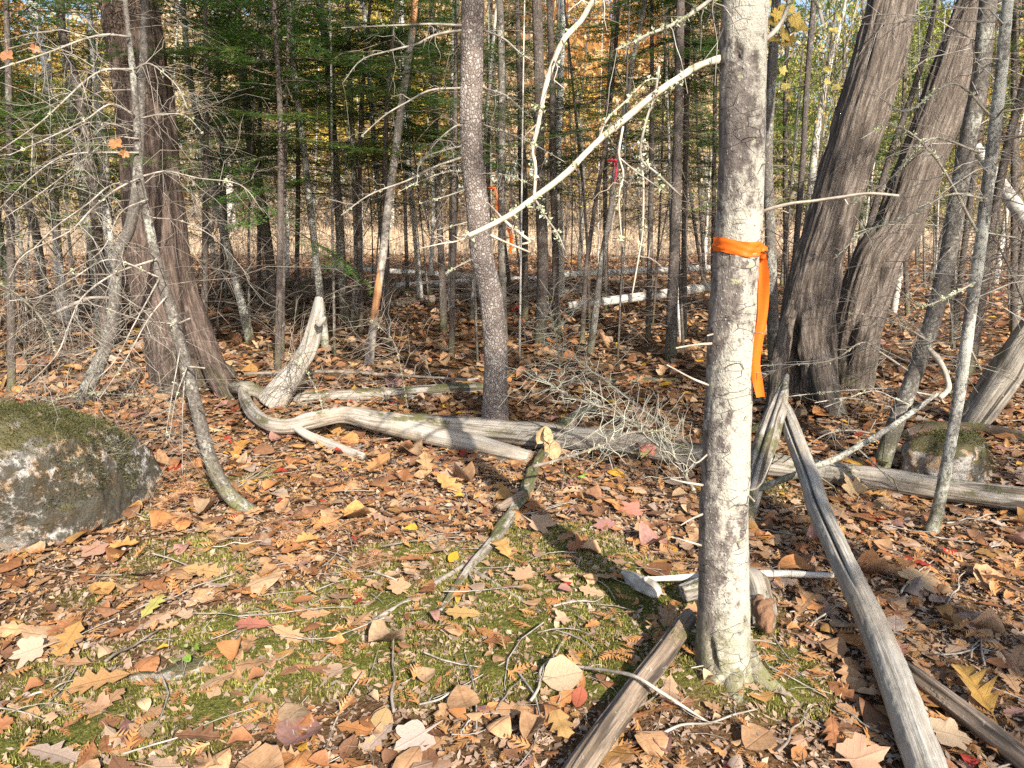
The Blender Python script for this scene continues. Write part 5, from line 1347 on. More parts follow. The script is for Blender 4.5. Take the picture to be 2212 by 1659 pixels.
lg, lP, lR = wood('fallen_log', 'long silvery weathered log with a curled root end lying across the middle', [
    (522, 838, 16, .16), (533, 870, 24, .12), (560, 903, 27, .09), (593, 919, 29, .09), (633, 920, 30, .10), (667, 910, 32, .13), (740, 896, 31, .16), (800, 906, 40, .15), (837, 913, 44, .14), (937, 920, 48, .12), (1070, 930, 50, .11), (1154, 938, 52, .10),
    (1237, 947, 53, .1), (1337, 957, 52, .1), (1475, 977, 48, .1), (1650, 1002, 44, .09), (1775, 1018, 43, .08), (1908, 1036, 44, .08), (2042, 1058, 45, .08), (2212, 1082, 54, .08), (2330, 1100, 54, .08)],
    'wood', seg=44, rings=330, seed=2)
wood('fork', None, [(780, 902, 34, .15), (804, 908, 38, .14), (904, 932, 42, .10), (1004, 955, 40, .07), (1070, 971, 37, .05), (1144, 990, 32, .03)], 'wood_clean', seg=32, rings=90, seed=5, parent=lg)
wood('fork', None, [(640, 925, 16, .09), (663, 940, 18, .07), (700, 956, 20, .04), (737, 970, 20, .03), (787, 987, 15, .02)], 'wood_clean', seg=18, rings=50, seed=6, parent=lg)
wood('fork', None, [(560, 850, 30, .10), (530, 838, 26, .16), (505, 838, 22, .10)], 'wood_mossy', seg=18, rings=30, seed=8, parent=lg)
# broken snag
Ys = 5.35
sn_pts = pxl([(588, 872), (617, 830), (643, 793), (667, 753), (683, 690), (688, 655), (689, 643)], Ys, Ys + .1)
sn = wood('snag', 'broken pale-grey snag leaning right, tapering to a blunt tip, beside the curled root', None, 'wood_clean', 'snag', seg=36, rings=110, seed=11,
     world=(sn_pts, [rad(w, p) for w, p in zip([64, 50, 38, 36, 27, 19, 14], sn_pts)]))[0]
MB().add(*tubes(*resample(pxl([(687, 700), (697, 692), (703, 685)], Ys - .04, Ys - .06), [.03, .02, .006], 10), 9, disp=bark_disp('log', 3))).obj('splinter', M['wood_clean'], sn)
# big pole in front right
wood('fallen_pole', 'smooth silvery pole with a long dark crack, running toward the lower right corner', [
    (1690, 872, 26, .36), (1700, 900, 34, .34), (1714, 940, 38, .31), (1733, 990, 40, .28), (1752, 1040, 44, .24), (1773, 1106, 48, .20), (1825, 1223, 54, .15), (1880, 1340, 62, .11), (1925, 1450, 70, .09), (1975, 1590, 80, .07), (2008, 1680, 86, .06), (2040, 1780, 92, .05)],
    'wood_clean', 'pole', seg=64, rings=300, seed=14, kind='plain', split=(-1.0, .10, .9, -.05, .66))
ls_pts = pxl([(1700, 812), (1690, 850), (1672, 900), (1652, 960), (1630, 1030), (1612, 1100), (1600, 1150)], 4.2, 3.35)
wood('split_log', 'grey split log with a black crack leaning just behind the pale front trunk', None, 'wood', seg=40, rings=140, seed=17, split=(-1.25, .16, .95, .1, .95),
     world=(ls_pts, [rad(w, p) for w, p in zip([10, 26, 38, 46, 50, 48, 40], ls_pts)]))
wood('split_log', 'short split log with peeled wood pointing from the front trunk to the bottom edge', [(1488, 1330, 30, .09), (1475, 1348, 38, .08), (1425, 1420, 46, .06), (1370, 1492, 50, .05), (1310, 1575, 56, .045), (1254, 1655, 58, .04), (1225, 1700, 56, .04)],
     'wood_brown', seg=48, rings=140, seed=20, split=(-.85, .16, .7, .05, .75))
wood('fallen_log', 'brown fibrous log lying beside the silvery pole in the lower right corner', [(1950, 1438, 26, .03), (1985, 1465, 38, .04), (2060, 1522, 42, .04), (2140, 1585, 46, .045), (2212, 1642, 48, .045), (2280, 1700, 48, .045)], 'wood_brown', seg=34, rings=110, seed=23)
wood('fallen_log', 'mossy log partly hidden behind the foot of the scaly pine', [(630, 868, 18), (660, 861, 24), (737, 858, 26), (837, 853, 27), (937, 844, 26), (1060, 838, 24)], 'wood_mossy', seg=22, rings=80, seed=26)
wood('fallen_log', 'thin dark mossy log on the leaves left of the pale front trunk', [(1280, 822, 13), (1370, 821, 14), (1470, 823, 14), (1530, 825, 13)], 'wood_mossy', seg=14, rings=50, seed=28)
wood('fallen_log', 'stubby moss-greened log behind the folded pale leaf', [(1190, 935, 24), (1225, 915, 27), (1260, 892, 26), (1290, 872, 22)], 'wood_mossy', seg=20, rings=40, seed=30)
cr_, cP, cR = wood('crooked_root', 'gnarled lichen-grey root winding down from the long log into the moss', [(1176, 975, 20, .05), (1155, 1010, 22, .05), (1137, 1057, 24, .03), (1108, 1104, 26, .03), (1070, 1160, 24, .025), (1027, 1210, 20, .02), (990, 1260, 15, .01), (950, 1322, 10, .003)], 'wood_mossy', 'root', seg=28, rings=150, seed=33, kind='rough')
wood('fork', None, [(1130, 1068, 20, .05), (1100, 1085, 18, .06), (1075, 1098, 16, .05)], 'wood_brown', seg=14, rings=24, seed=34, parent=cr_)
stick('fallen_branch', 'long bent grey branch leading from the gnarled root to the moss at lower left', [(1000, 1222, 12), (984, 1233, 12), (945, 1258, 12), (904, 1286, 12), (860, 1310, 12), (820, 1333, 12), (775, 1365, 11), (737, 1393, 10), (700, 1425, 8), (660, 1456, 6)], 'twig', rings=50, tw=2)
stick('fallen_branch', 'straight grey stick slanting down right from the gnarled root', [(1020, 1230, 9), (1050, 1248, 9), (1100, 1280, 8), (1150, 1310, 7), (1184, 1330, 5)], 'twig', tw=4, tl=.1)
stick('fallen_branch', 'slender pale stick crossing over the short split log', [(1187, 1433, 6, .03), (1250, 1440, 7, .04), (1337, 1453, 8, .09), (1380, 1465, 8, .12), (1420, 1490, 8, .10), (1470, 1522, 6, .05), (1530, 1560, 4, .02)], 'twig', tw=3, tl=.1)
stick('fallen_branch', 'thin knobby branch lying level across in front of the mossy log', [(527, 808, 7, .16), (600, 805, 7, .16), (737, 803, 7, .15), (810, 808, 7, .14), (880, 812, 6, .13), (1010, 820, 5, .12)], 'twig_mid', tw=10, tl=.35)
stick('fallen_branch', 'pale stick sloping up right beside the mossy log', [(750, 882, 9), (820, 865, 9), (904, 846, 9), (980, 828, 8), (1047, 815, 6)], 'twig', tw=5, tl=.25)
stick('fallen_branch', 'second pale stick under the one sloping beside the mossy log', [(830, 888, 8), (870, 870, 9), (920, 850, 9), (960, 842, 7)], 'twig', tw=3, tl=.2)
stick('fallen_branch', 'grey birch stick passing level behind the pale front trunk', [(1390, 1252, 12, .05), (1475, 1247, 14, .05), (1560, 1243, 15, .05), (1640, 1239, 15, .05), (1720, 1239, 14, .05), (1800, 1244, 12, .05)], 'birch', rings=40)
stick('fallen_branch', 'dead lichened branch rising right over the long log, twigs fanning left', [(1635, 1058, 16, .10), (1700, 1032, 15, .15), (1775, 1003, 15, .22), (1840, 972, 14, .28), (1908, 933, 13, .34), (1970, 890, 12, .40), (2025, 850, 10, .46)], 'fir_pale', lich=40, rings=50, tw=6, tl=.5)
for i, (lst, lab) in enumerate([([(2020, 855), (1930, 840), (1850, 842), (1760, 850), (1690, 858)], 'topmost of the bare lichened twigs fanning left before the leaning cedars'),
        ([(1970, 890), (1900, 875), (1830, 860), (1760, 870)], 'middle one of the bare lichened twigs fanning left before the leaning cedars'), ([(1975, 880), (1930, 860), (1880, 845), (1780, 880)], 'short lichened twig arching within the fan before the leaning cedars'),
        ([(1900, 940), (1840, 930), (1780, 940), (1690, 1000)], 'lowest of the bare twigs fanning left before the leaning cedars'), ([(2010, 740), (1960, 710), (1900, 685), (1835, 678)], 'white-tipped broken branch pointing left across the leaning cedars'),
        ([(1960, 800), (1900, 760), (1860, 740), (1790, 780), (1640, 790)], 'long thin bare twig crossing the feet of the leaning cedars')]):
    pts = pxl(lst, 4.3 - .1 * i, 4.0 - .1 * i)
    stick('bare_twig', lab, None, 'twig', 'twig', world=(pts, np.linspace(.006, .002, len(pts))), lich=16, tw=12, tl=.22, seed=i)
pts = pxl([(2005, 750), (2035, 790), (2050, 835), (2030, 860)], 4.0, 3.9)
stick('bare_branch', 'peeled crooked elbow of dead branch above the mossy boulder', None, 'twig_pale', 'branch', world=(pts, [.014, .016, .016, .014]), lich=14)
wood('leaning_log', 'thick grey log leaning out of view at the right edge', None, 'wood', world=(lambda p: (p, [rad(w, q) for w, q in zip([48, 58, 60, 60, 58], p)]))(pxl([(2075, 935), (2110, 895), (2165, 815), (2212, 745), (2300, 620)], 4.9, 4.6)), seg=34, rings=110, seed=37)
wood('fallen_log', 'dark mossy log stretching right from the foot of the leaning grey log', [(1900, 965, 16), (2000, 925, 22), (2100, 925, 26), (2180, 940, 28), (2260, 955, 28)], 'wood_dark', seg=20, rings=60, seed=39)
wood('fallen_log', 'slim dark log under the split log at the foot of the leaning cedars', [(1620, 930, 14), (1680, 905, 18), (1740, 890, 16)], 'wood_dark', seg=14, rings=30, seed=40)
# rotten white chunk and broken butt by the front trunk
wood('rotten_wood', 'white rotten chunk of wood lying left of the pale front trunk', [(1345, 1240, 16), (1375, 1258, 34), (1410, 1276, 34), (1425, 1288, 18)], 'twig_pale', 'wood chunk', seg=28, rings=50, seed=42, kind='rough')
bt = wood('broken_log', 'broken log butt with a rusty torn end tucked behind the pale front trunk', [(1475, 1285, 34, .06), (1540, 1262, 44, .09), (1600, 1240, 48, .10), (1632, 1262, 50, .10), (1648, 1310, 48, .07), (1655, 1352, 40, .04)], 'wood', seg=30, rings=80, seed=44, kind='rough')[0]
MB().add(*tubes(*resample(lay([(1645, 1300, 52, .085), (1653, 1335, 46, .065), (1660, 1368, 26, .04)])[0], [.035, .033, .012], 16), 18, disp=lambda c, s, L, R: R * .4 * vnoise(c * 4, s * 4, L * 60))).obj('torn_end', M['heart'], bt)
# far logs
for lab, pix, mt in [('far white birch log lying level behind the red peeling tree, upper one', [(700, 577, 8, .5), (737, 580, 9, .5), (880, 588, 9, .45), (1024, 597, 9, .4), (1060, 600, 8, .4)], 'birch'),
        ('far white birch log behind the scaly pine, second from the top', [(850, 618, 11), (960, 612, 11), (1080, 606, 11), (1160, 602, 9)], 'birch'), ('far brown log sloping toward the thickest dark spruce', [(800, 668, 12), (830, 660, 15), (930, 648, 16), (1027, 640, 16), (1200, 612, 13)], 'wood_brown'),
        ('far birch log sloping up right toward the pale front trunk, nearest of the far logs', [(1228, 661, 13, .2), (1330, 648, 15, .25), (1440, 634, 16, .3), (1560, 616, 15, .35)], 'birch'), ('far pale log lying level below the bright clearing on the right', [(1190, 594, 10, .35), (1330, 588, 11, .4), (1447, 583, 11, .4), (1580, 576, 10, .4)], 'birch'),
        ('far thin log left of the broken snag', [(460, 719, 11), (560, 692, 13), (667, 663, 12)], 'wood_brown'), ('far grey log end left behind the broken snag', [(500, 625, 10, .2), (600, 615, 12, .2), (700, 610, 12, .25), (760, 590, 9, .4)], 'wood_dark'),
        ('far dark log at the left of the scaly pine below the birch logs', [(690, 630, 12), (800, 640, 11), (1000, 625, 12)], 'wood_dark'), ('far log half sunk in leaves behind the thickest dark spruce', [(1060, 655, 14), (1160, 640, 16), (1260, 625, 14)], 'wood_brown'),
        ('pale birch trunk fallen aslant at the far right edge', [(2108, 317, 22, 2.0), (2160, 395, 26, 1.75), (2212, 470, 30, 1.4), (2300, 590, 32, 1.0)], 'birch')]:
    if 'aslant' in lab:
        pts = pxl([(q[0], q[1]) for q in pix], 7.6, 6.9); wood('fallen_log', lab, None, mt, world=(pts, [rad(q[2], p) for q, p in zip(pix, pts)]), kind='plain', seg=14, rings=40, seed=len(lab))
    else: wood('fallen_log', lab, [(q[0], q[1], q[2] * 1.3, *q[3:]) for q in pix], mt, kind='plain', seg=12, rings=44, seed=len(lab))
rs = wood('rotten_stump', 'dark rotten stump with torn roots behind the tip of the broken snag', [(655, 622, 26, .3), (675, 628, 40, .3), (700, 622, 34, .3), (740, 612, 18, .25)], 'wood_dark', 'stump', seg=22, rings=40, seed=61)[0]
# dead fir top lying in the middle right
def dead_top(label, lst, Y0, Y1, r0, r1, n, tl, seed):
    g = np.random.default_rng(seed); pts = pxl(lst, Y0, Y1)
    P, R = resample(pts, np.linspace(r0, r1, len(pts)), 40)
    root = thing('dead_fir_top', label, 'dead branch', tuple(P[0]))
    rel(root, MB().add(*tubes(P, R, 8, disp=lambda c, s, L, Rr: Rr * .2 * vnoise(c, s, L * 30))).obj('stem', M['twig_mid'], root))
    t = rel(root, twig_tubes(g, P, R, int(n * 1.25), tl * 1.1, .0027).obj('twigs', M['twig_lichen' if seed < 6 else 'twig_mid'], root)); t['kind'] = 'stuff'
    l = rel(root, lichen_tufts(g, P, R, 40, .010).obj('lichen', M['lichen'], root, False)); l['kind'] = 'stuff'
dead_top('dead fir top slanting down right, lower of two, twigs tangled before the scaly pine', [(1500, 1010), (1420, 960), (1337, 893), (1237, 860), (1190, 830), (1147, 803)], 3.7, 4.3, .012, .004, 44, .34, 1)
dead_top('dead lichened fir top slanting down right, upper of two', [(1520, 1000), (1475, 950), (1400, 895), (1347, 853), (1290, 810), (1244, 777)], 3.9, 4.5, .012, .004, 36, .3, 2)
dead_top('bare pale upright dead sapling with whorled twigs right of the scaly pine', [(1216, 870), (1212, 820), (1205, 753), (1195, 700), (1184, 653)], 4.4, 4.5, .006, .002, 48, .32, 3)
dead_top('pale dead branch lying level in front of the dead fir tops', [(1150, 1008), (1200, 995), (1270, 973), (1320, 955), (1360, 935), (1440, 930)], 3.55, 3.6, .009, .004, 22, .25, 4)
dead_top('crooked dead branch leaning on the long log left of the pale front trunk', [(1500, 1060), (1470, 1010), (1440, 960), (1400, 925), (1330, 900)], 3.4, 3.9, .009, .003, 26, .3, 5)
dead_top('tangle of thin bare twigs standing over the curled root', [(700, 900), (690, 860), (660, 800), (620, 760)], 4.7, 4.9, .004, .0015, 46, .5, 6)
dead_top('thin bare brush standing between the snag and the scaly pine', [(880, 880), (870, 820), (850, 740), (800, 690)], 5.0, 5.3, .004, .0015, 40, .5, 7)
dead_top('bare brush tangled at the right under the slender pale fir', [(2120, 800), (2080, 720), (2050, 640), (2060, 560)], 4.6, 4.9, .007, .002, 60, .6, 8)
dead_top('bare twiggy brush cut off by the right edge', [(2230, 700), (2190, 600), (2150, 520), (2120, 470)], 4.2, 4.6, .008, .003, 70, .6, 9)
dead_top('bare brush hanging at the left edge above the bank', [(-20, 600), (40, 640), (90, 690), (120, 760)], 4.4, 4.2, .007, .003, 60, .5, 10)
dead_top('bare twigs sprawling on the bank behind the mossy boulder', [(20, 900), (100, 870), (200, 850), (330, 860)], 3.9, 3.8, .006, .002, 40, .4, 11)
# other sticks on the floor
gs = np.random.default_rng(66)
SPOTS = [(400, 1290, 40), (520, 1190, 10), (300, 1400, 70), (640, 1340, 5), (1500, 1600, 20), (1720, 1590, 50), (1790, 1330, 40), (2060, 1270, 50), (2120, 1400, 60), (1980, 1240, 45), (2150, 1180, 30), (1100, 1540, 60), (960, 1540, 30),
         (780, 1250, 160), (910, 1190, 20), (1010, 1090, 95), (1250, 1330, 20), (1390, 1560, 35), (420, 1600, 35), (120, 1500, 30), (1850, 1560, 120), (1300, 1150, 30), (560, 1500, 80), (180, 1250, 170), (2100, 1120, 20), (1760, 1140, 60), (850, 1480, 100), (1180, 1490, 70), (2170, 1500, 130), (600, 1040, 30)]
for i, (x, y, a) in enumerate(SPOTS):
    c = gp(x, y); L = gs.uniform(.14, .42); a = math.radians(a) ; d = np.array([math.cos(a), math.sin(a), 0]); sdv = np.array([-d[1], d[0], 0])
    pts = []
    for t in np.linspace(-.5, .5, 6):
        p = c + d * L * t + sdv * L * gs.normal(0, .014); p[2] = float(gh(p[0], p[1])) + .02 + .015 * gs.random(); pts.append(p)
    near = 'the silvery pole' if x > 1650 else 'the short split log' if x > 1200 and y > 1300 else 'the gnarled root' if 850 < x <= 1300 and y < 1450 else 'the flat pale stone' if 200 < x < 620 and y > 1280 else 'the mossy boulder' if x < 620 else 'the bottom edge'
    shade = ['grey', 'pale', 'brown'][i % 3]
    lab = f'{"short" if L < .25 else "longish"} {shade} twig on the leaves near {near}'
    stick('fallen_twig', lab, None, ['twig', 'twig', 'twig_mid'][i % 3], 'twig', lab.replace('twig', 'twigs', 1), tw=3, tl=.09, world=(pts, np.linspace(.004, .0017, 6) * gs.uniform(.7, 1.3)), seed=i)

# ------------------------------------------------------------------ stones
def boulder(name, label, c, ext, seed, mat, mossn=0, n=90, m=60, rot=0.0, group=None, sq=2.6, bump=.12):
    th = np.linspace(0, 2 * np.pi, n, endpoint=False); ph = np.linspace(-.5 * np.pi * .75, .5 * np.pi, m)
    T, Pp = np.meshgrid(th, ph); x, y, z = np.cos(T) * np.cos(Pp), np.sin(T) * np.cos(Pp), np.sin(Pp)
    s = (np.abs(x) ** sq + np.abs(y) ** sq + np.abs(z) ** sq) ** (-1 / sq)
    s = s * (1 + bump * fbm(x * 1.3 + seed, y * 1.3, z * 1.3, 2) + .05 * fbm(x * 4, y * 4 + seed, z * 4, 3) + .012 * fbm(x * 17, y * 17, z * 17 + seed, 3))
    gq = np.random.default_rng(seed + 40)
    for nn in norm(gq.normal(0, 1, (13, 3)) * [1, 1, .8]):
        dd = np.maximum(x * nn[0] + y * nn[1] + z * nn[2], .05); s = np.minimum(s, gq.uniform(.80, .98) / dd * (1 + .02 * fbm(x * 9, y * 9, z * 9 + seed, 2)))
    cr, sr = math.cos(rot), math.sin(rot)
    X, Y_, Z = x * s * ext[0], y * s * ext[1], z * s * ext[2]
    V = np.stack([X * cr - Y_ * sr, X * sr + Y_ * cr, Z], -1).reshape(-1, 3)
    i = np.arange(m - 1)[:, None] * n; k = np.arange(n); k2 = (k + 1) % n
    Q = np.stack([i + k, i + k2, i + n + k2, i + n + k], -1).reshape(-1, 4)
    o = MB().add(V, Q).obj(name, M[mat]); o.location = tuple(c); tag(o, label, 'boulder' if 'boulder' in name else 'stone', group)
    if mossn:
        g = np.random.default_rng(seed); nr = norm(V * [1 / ext[0] ** 2, 1 / ext[1] ** 2, 1 / ext[2] ** 2])
        msk = fbm(V[:, 0] * 5 + seed, V[:, 1] * 5, V[:, 2] * 5, 3) * .5 + nr[:, 2] + .35 * nr[:, 0] > .62
        ids = np.where(msk & (V[:, 2] > 0))[0]; ids = ids[g.integers(0, len(ids), mossn)]
        b = V[ids] + g.normal(0, .009, (mossn, 3)); a = norm(nr[ids] + g.normal(0, .5, (mossn, 3))); L = g.uniform(.006, .018, (mossn, 1))
        w = norm(np.cross(a, g.normal(0, 1, (mossn, 3)))) * .0022
        VV = np.stack([b - w, b + w, b + a * L], 1).reshape(-1, 3)
        q = MB().add(VV, None, np.arange(len(VV)).reshape(-1, 3)).obj('moss', M['moss_dark'], o, False); q['kind'] = 'stuff'
    return o
boulder('boulder', 'large mossy granite boulder with rusty and white patches at the left', (-2.40, 3.32, .07), (.60, .44, .54), 5, 'rock', 30000, 200, 130, .25, None, 2.1, .2)
boulder('boulder', 'low mossy boulder behind the long log near the right edge', (2.52, 4.05, .03), (.26, .22, .20), 8, 'rock_b', 6000, 90, 60, .4)
p = gp(392, 1452); boulder('flat_stone', 'flat pale stone just showing through the moss and leaves', (p[0], p[1], -.035), (.105, .075, .062), 11, 'stone', 0, 60, 40, .3, None, 2.2)
p = gp(310, 1465); boulder('flat_stone', 'small pale stone beside a tan oak leaf left of the flat stone', (p[0], p[1], -.025), (.05, .04, .045), 12, 'stone', 0, 40, 26)

# ------------------------------------------------------------------ dead bracken, seedlings
def frond(label, px, py, az, L, seed, group=None, lift=.05):
    g = np.random.default_rng(seed); c = gp(px, py); c[2] = float(gh(c[0], c[1])) + .015
    root = thing('bracken_frond', label, 'fern', tuple(c), group)
    d = np.array([math.cos(az), math.sin(az), 0]); s = np.linspace(0, 1, 26)
    sd = np.array([-d[1], d[0], 0])
    P = np.outer(s, d) * L + np.outer(s ** 2 * g.normal(0, .25) * L, sd); P[:, 2] += lift * np.sin(s * 2.6) + .02 * g.normal(0, .3, 26).cumsum() * .1
    MB().add(*tubes(P, np.linspace(.0022, .0007, 26), 5)).obj('stalk', M['bracken'], root)
    mb = MB(); T0, V = [], []
    for i in range(3, 26):
        for sg in (-1, 1):
            l = L * .30 * math.sin(min(1, s[i] * 1.5 + .15) * math.pi * .93 + .1) * g.uniform(.7, 1.1) + .008
            ax = norm(sd * sg + d * .35 + np.array([0, 0, g.normal(0, .25)]))
            for j in range(7):
                f = (j + .5) / 7; w = l * .13 * (1.1 - f)
                b = P[i] + ax * l * f + np.array([0, 0, -.15 * l * f * f]); pd = norm(np.cross(ax, [0, 0, 1.]) + ax * .5)
                for s2 in (-1, 1):
                    pp = norm(np.cross(ax, [0, 0, 1.]) * s2 + ax * .45 + g.normal(0, .2, 3))
                    k = len(V); V += [b - ax * l * .05, b + ax * l * .06, b + pp * (w * 1.6 + .003)]; T0.append((k, k + 1, k + 2))
    mb.add(np.array(V), None, T0).obj('pinnae', M['bracken'], root, False)
FR_ = [(300, 1075, .6, .34, 'tallest shrivelled bracken frond curling beside the mossy boulder'), (330, 1110, .2, .30, 'shrivelled bracken frond under the foot of the mossy boulder'), (370, 1040, -.2, .28, 'shrivelled bracken frond touching the thin crooked fir'),
       (420, 1090, 2.4, .26, 'shrivelled bracken frond between the boulder and the thin crooked fir'), (360, 1140, -.6, .28, 'flattened bracken frond below the mossy boulder'), (700, 1180, 1.2, .26, 'brown bracken frond lying on moss left of the gnarled root'),
       (640, 1190, 2.2, .24, 'dry bracken frond left of the one by the gnarled root'), (740, 1250, .3, .28, 'dark bracken frond spread on moss above the long bent branch'), (20, 1130, .3, .3, 'rusty bracken frond at the left edge below the boulder'), (780, 1215, -.5, .22, 'curled bracken frond close above the long bent branch'), (560, 1150, .4, .2, 'small bracken frond at the base of the thin crooked fir')]
for i, (x, y, a, L, lab) in enumerate(FR_): frond(lab, x, y, a, L, 70 + i, lift=.07 if i < 5 else .03)
def seedling(label, px, py, leaves, h=.05, kind='round'):
    c = gp(px, py); c[2] = float(gh(c[0], c[1]))
    root = thing('seedling', label, 'seedling', tuple(c))
    for i, (dx, dy, s, colr) in enumerate(leaves):
        tip = np.array([dx, dy, h + .012 * i])
        MB().add(*tubes(*resample([(0, 0, 0), tip * [.4, .4, .6], tip], [.0013, .001, .0008], 8), 4)).obj('stem', M['twig_mid'], root)
        V, T, luv = LEAF[kind][i % 5]
        o = MB().add(V * s, None, T, luv).obj('leaf', M['leaf'], root, False); o.location = tip; o.rotation_euler = (-.5, .2 * i, 1.9 * i); o.color = (*colr, 1)
GRN = (.20, .34, .06)
seedling('tiny green seedling growing by the flat pale stone', 395, 1462, [(-.02, 0, .035, GRN), (.015, .01, .032, GRN), (.03, -.015, .03, GRN), (.045, .012, .03, GRN), (.0, .03, .03, GRN)])
seedling('red and yellow-green maple seedling in front of the long log', 1390, 1010, [(-.03, 0, .10, (.34, .34, .05)), (.02, -.02, .10, (.46, .38, .06)), (.02, .03, .11, (.55, .08, .04)), (-.02, .04, .09, (.50, .10, .05))], .10, 'maple')
seedling('green-leaved seedling in the leaves below the long log', 1245, 1050, [(-.03, 0, .06, GRN), (.03, .01, .055, (.26, .42, .08))], .05)
seedling('green and red leaved seedling against the long log right of the pole', 1893, 1040, [(.03, 0, .11, (.10, .17, .05)), (-.04, .02, .09, (.45, .12, .06)), (-.05, -.01, .06, (.42, .16, .05))], .12)
seedling('small green fern tuft beside the gnarled root', 1130, 1090, [(-.02, 0, .04, (.06, .16, .03)), (.01, .01, .045, (.07, .18, .03)), (.0, -.02, .04, (.06, .15, .03))], .03, 'oval')

# ------------------------------------------------------------------ 300 leaves one by one, the largest in view
LMESH = {}
def leaf_obj(kind, var, xy, size, colr, az, tilt, tax, label, group=None, flip=False, lift=.014):
    key = (kind, var)
    if key not in LMESH:
        V, T, luv = LEAF[kind][var]; LMESH[key] = MB().add(V, None, T, luv).mesh('leaf', M['leaf'], True)
    o = link({'oak': 'oak_leaf', 'maple': 'maple_leaf', 'oval': 'beech_leaf', 'round': 'aspen_leaf'}[kind], LMESH[key])
    q = Vector((math.cos(tax), math.sin(tax), 0))
    from mathutils import Matrix
    R = Matrix.Rotation(tilt, 4, q) @ Matrix.Rotation(az, 4, 'Z')
    fl = (.55 + .4 * math.sin(size * 7919)) * (-1 if flip else 1)
    o.rotation_euler = R.to_euler(); o.scale = (size, size, size * fl)
    V = np.array(LEAF[kind][var][0]) * [size, size, size * fl]
    zmin = min((R.to_3x3() @ Vector(v)).z for v in V)
    o.location = (xy[0], xy[1], float(gh(*xy)) + max(0.004, -zmin * .7) + lift)
    o.color = (*colr, 1)
    return tag(o, label, 'leaf', group)
SPEC = [('round', 2, 1215, 1500, .15, (.52, .40, .26), 'big pale tan leaf folded into a triangle on the dark moss', .5), ('oak', 1, 215, 1480, .21, (.52, .30, .13), 'largest tan oak leaf, lying left of the flat pale stone', .15), ('oak', 2, 150, 1385, .20, (.55, .32, .11), 'tan oak leaf with deep lobes above the left corner moss', .2),
        ('maple', 1, 75, 1415, .15, (.56, .42, .28), 'pale folded maple leaf at the left edge above the moss', .4), ('maple', 2, 1370, 1110, .16, (.55, .10, .06), 'bright red maple leaf in the sun left of the pale front trunk', .25), ('maple', 3, 1310, 1148, .14, (.50, .14, .14), 'pinkish-red maple leaf lying left of the bright red one', .1),
        ('maple', 0, 1160, 1140, .17, (.46, .27, .12), 'large brown oak-like leaf propped on the gnarled root', .4), ('oak', 4, 1085, 1195, .17, (.58, .36, .13), 'yellow-tan toothed leaf just right of the gnarled root', .2), ('oval', 1, 980, 1215, .08, (.70, .36, .03), 'small golden oval leaf on the bent grey branch', .4),
        ('maple', 4, 905, 1620, .15, (.52, .42, .37), 'pale greyish maple leaf at the bottom edge', .3), ('round', 1, 825, 1570, .08, (.52, .36, .17), 'round tan leaf with fan veins near the bottom edge', .3), ('oak', 5, 1205, 1590, .16, (.50, .31, .12), 'tan oak leaf at the bottom edge left of the short split log', .25),
        ('oval', 3, 1250, 1540, .09, (.44, .13, .07), 'small red toothed leaf beside the folded triangular leaf', .3), ('oak', 0, 545, 1358, .16, (.50, .20, .14), 'rosy veined oak leaf in the left moss', .2), ('oak', 3, 440, 1240, .20, (.54, .34, .15), 'broad tan oak leaf below the bracken', .25),
        ('oak', 6, 1250, 1070, .0, (.56, .35, .17), '', 0), ('maple', 5, 1850, 1640, .17, (.54, .27, .13), 'pinkish-brown maple leaf at the bottom edge left of the silvery pole', .2), ('oak', 2, 2105, 1490, .24, (.56, .34, .09), 'long golden oak leaf right of the silvery pole', .15),
        ('maple', 1, 1990, 1240, .20, (.52, .32, .11), 'large tan maple leaf in the shade right of the silvery pole', .2), ('maple', 2, 2040, 1580, .16, (.50, .36, .20), 'tan maple leaf between the silvery pole and the brown log', .2), ('maple', 0, 1850, 1060, .17, (.52, .33, .09), 'golden-brown maple leaf in front of the long log behind the pole', .5),
        ('oak', 1, 1175, 960, .0, (.5, .4, .2), '', 0), ('maple', 3, 240, 1190, .0, (.3, .1, .05), '', 0), ('maple', 4, 205, 1205, .14, (.34, .12, .06), 'dark red-brown leaf at the foot of the mossy boulder', .3), ('oak', 5, 330, 1315, .15, (.50, .46, .14), 'yellow-green maple-like leaf in the left foreground', .2),
        ('oak', 0, 1000, 1345, .15, (.50, .33, .13), 'tan lobed leaf lying in the centre moss', .25), ('round', 3, 510, 1420, .11, (.55, .27, .11), 'squarish orange-brown leaf right of the flat pale stone', .3), ('maple', 2, 865, 1280, .12, (.55, .28, .09), 'orange-tan leaf above the long bent branch', .3),
        ('oak', 3, 520, 985, .22, (.50, .26, .07), 'large ochre leaf right of the thin crooked fir in the shade', .3), ('oak', 4, 820, 1005, .26, (.56, .29, .12), 'long tan oak leaf standing up in the sun below the long log', .3), ('oak', 2, 920, 1010, .22, (.56, .36, .18), 'large folded tan leaf below the fork of the long log', .5),
        ('oak', 6, 970, 1055, .22, (.54, .31, .11), 'ribbed tan leaf curling up below the fork of the long log', .5), ('maple', 1, 1940, 1395, .10, (.48, .07, .04), 'small crimson leaf on the shaded floor right of the pole', .4)]
ns = 0
for kind, var, px, py, s, colr, lab, tl in SPEC:
    if s == 0: continue
    var = var % len(LEAF[kind]); c = gp(px, py, .02); ns += 1; s *= .86; colr = tuple(np.array(colr) * .88)
    leaf_obj(kind, var, (c[0], c[1]), s, colr, gs.uniform(0, 6.28), tl, gs.uniform(-.6, .6), lab, lift=.025)
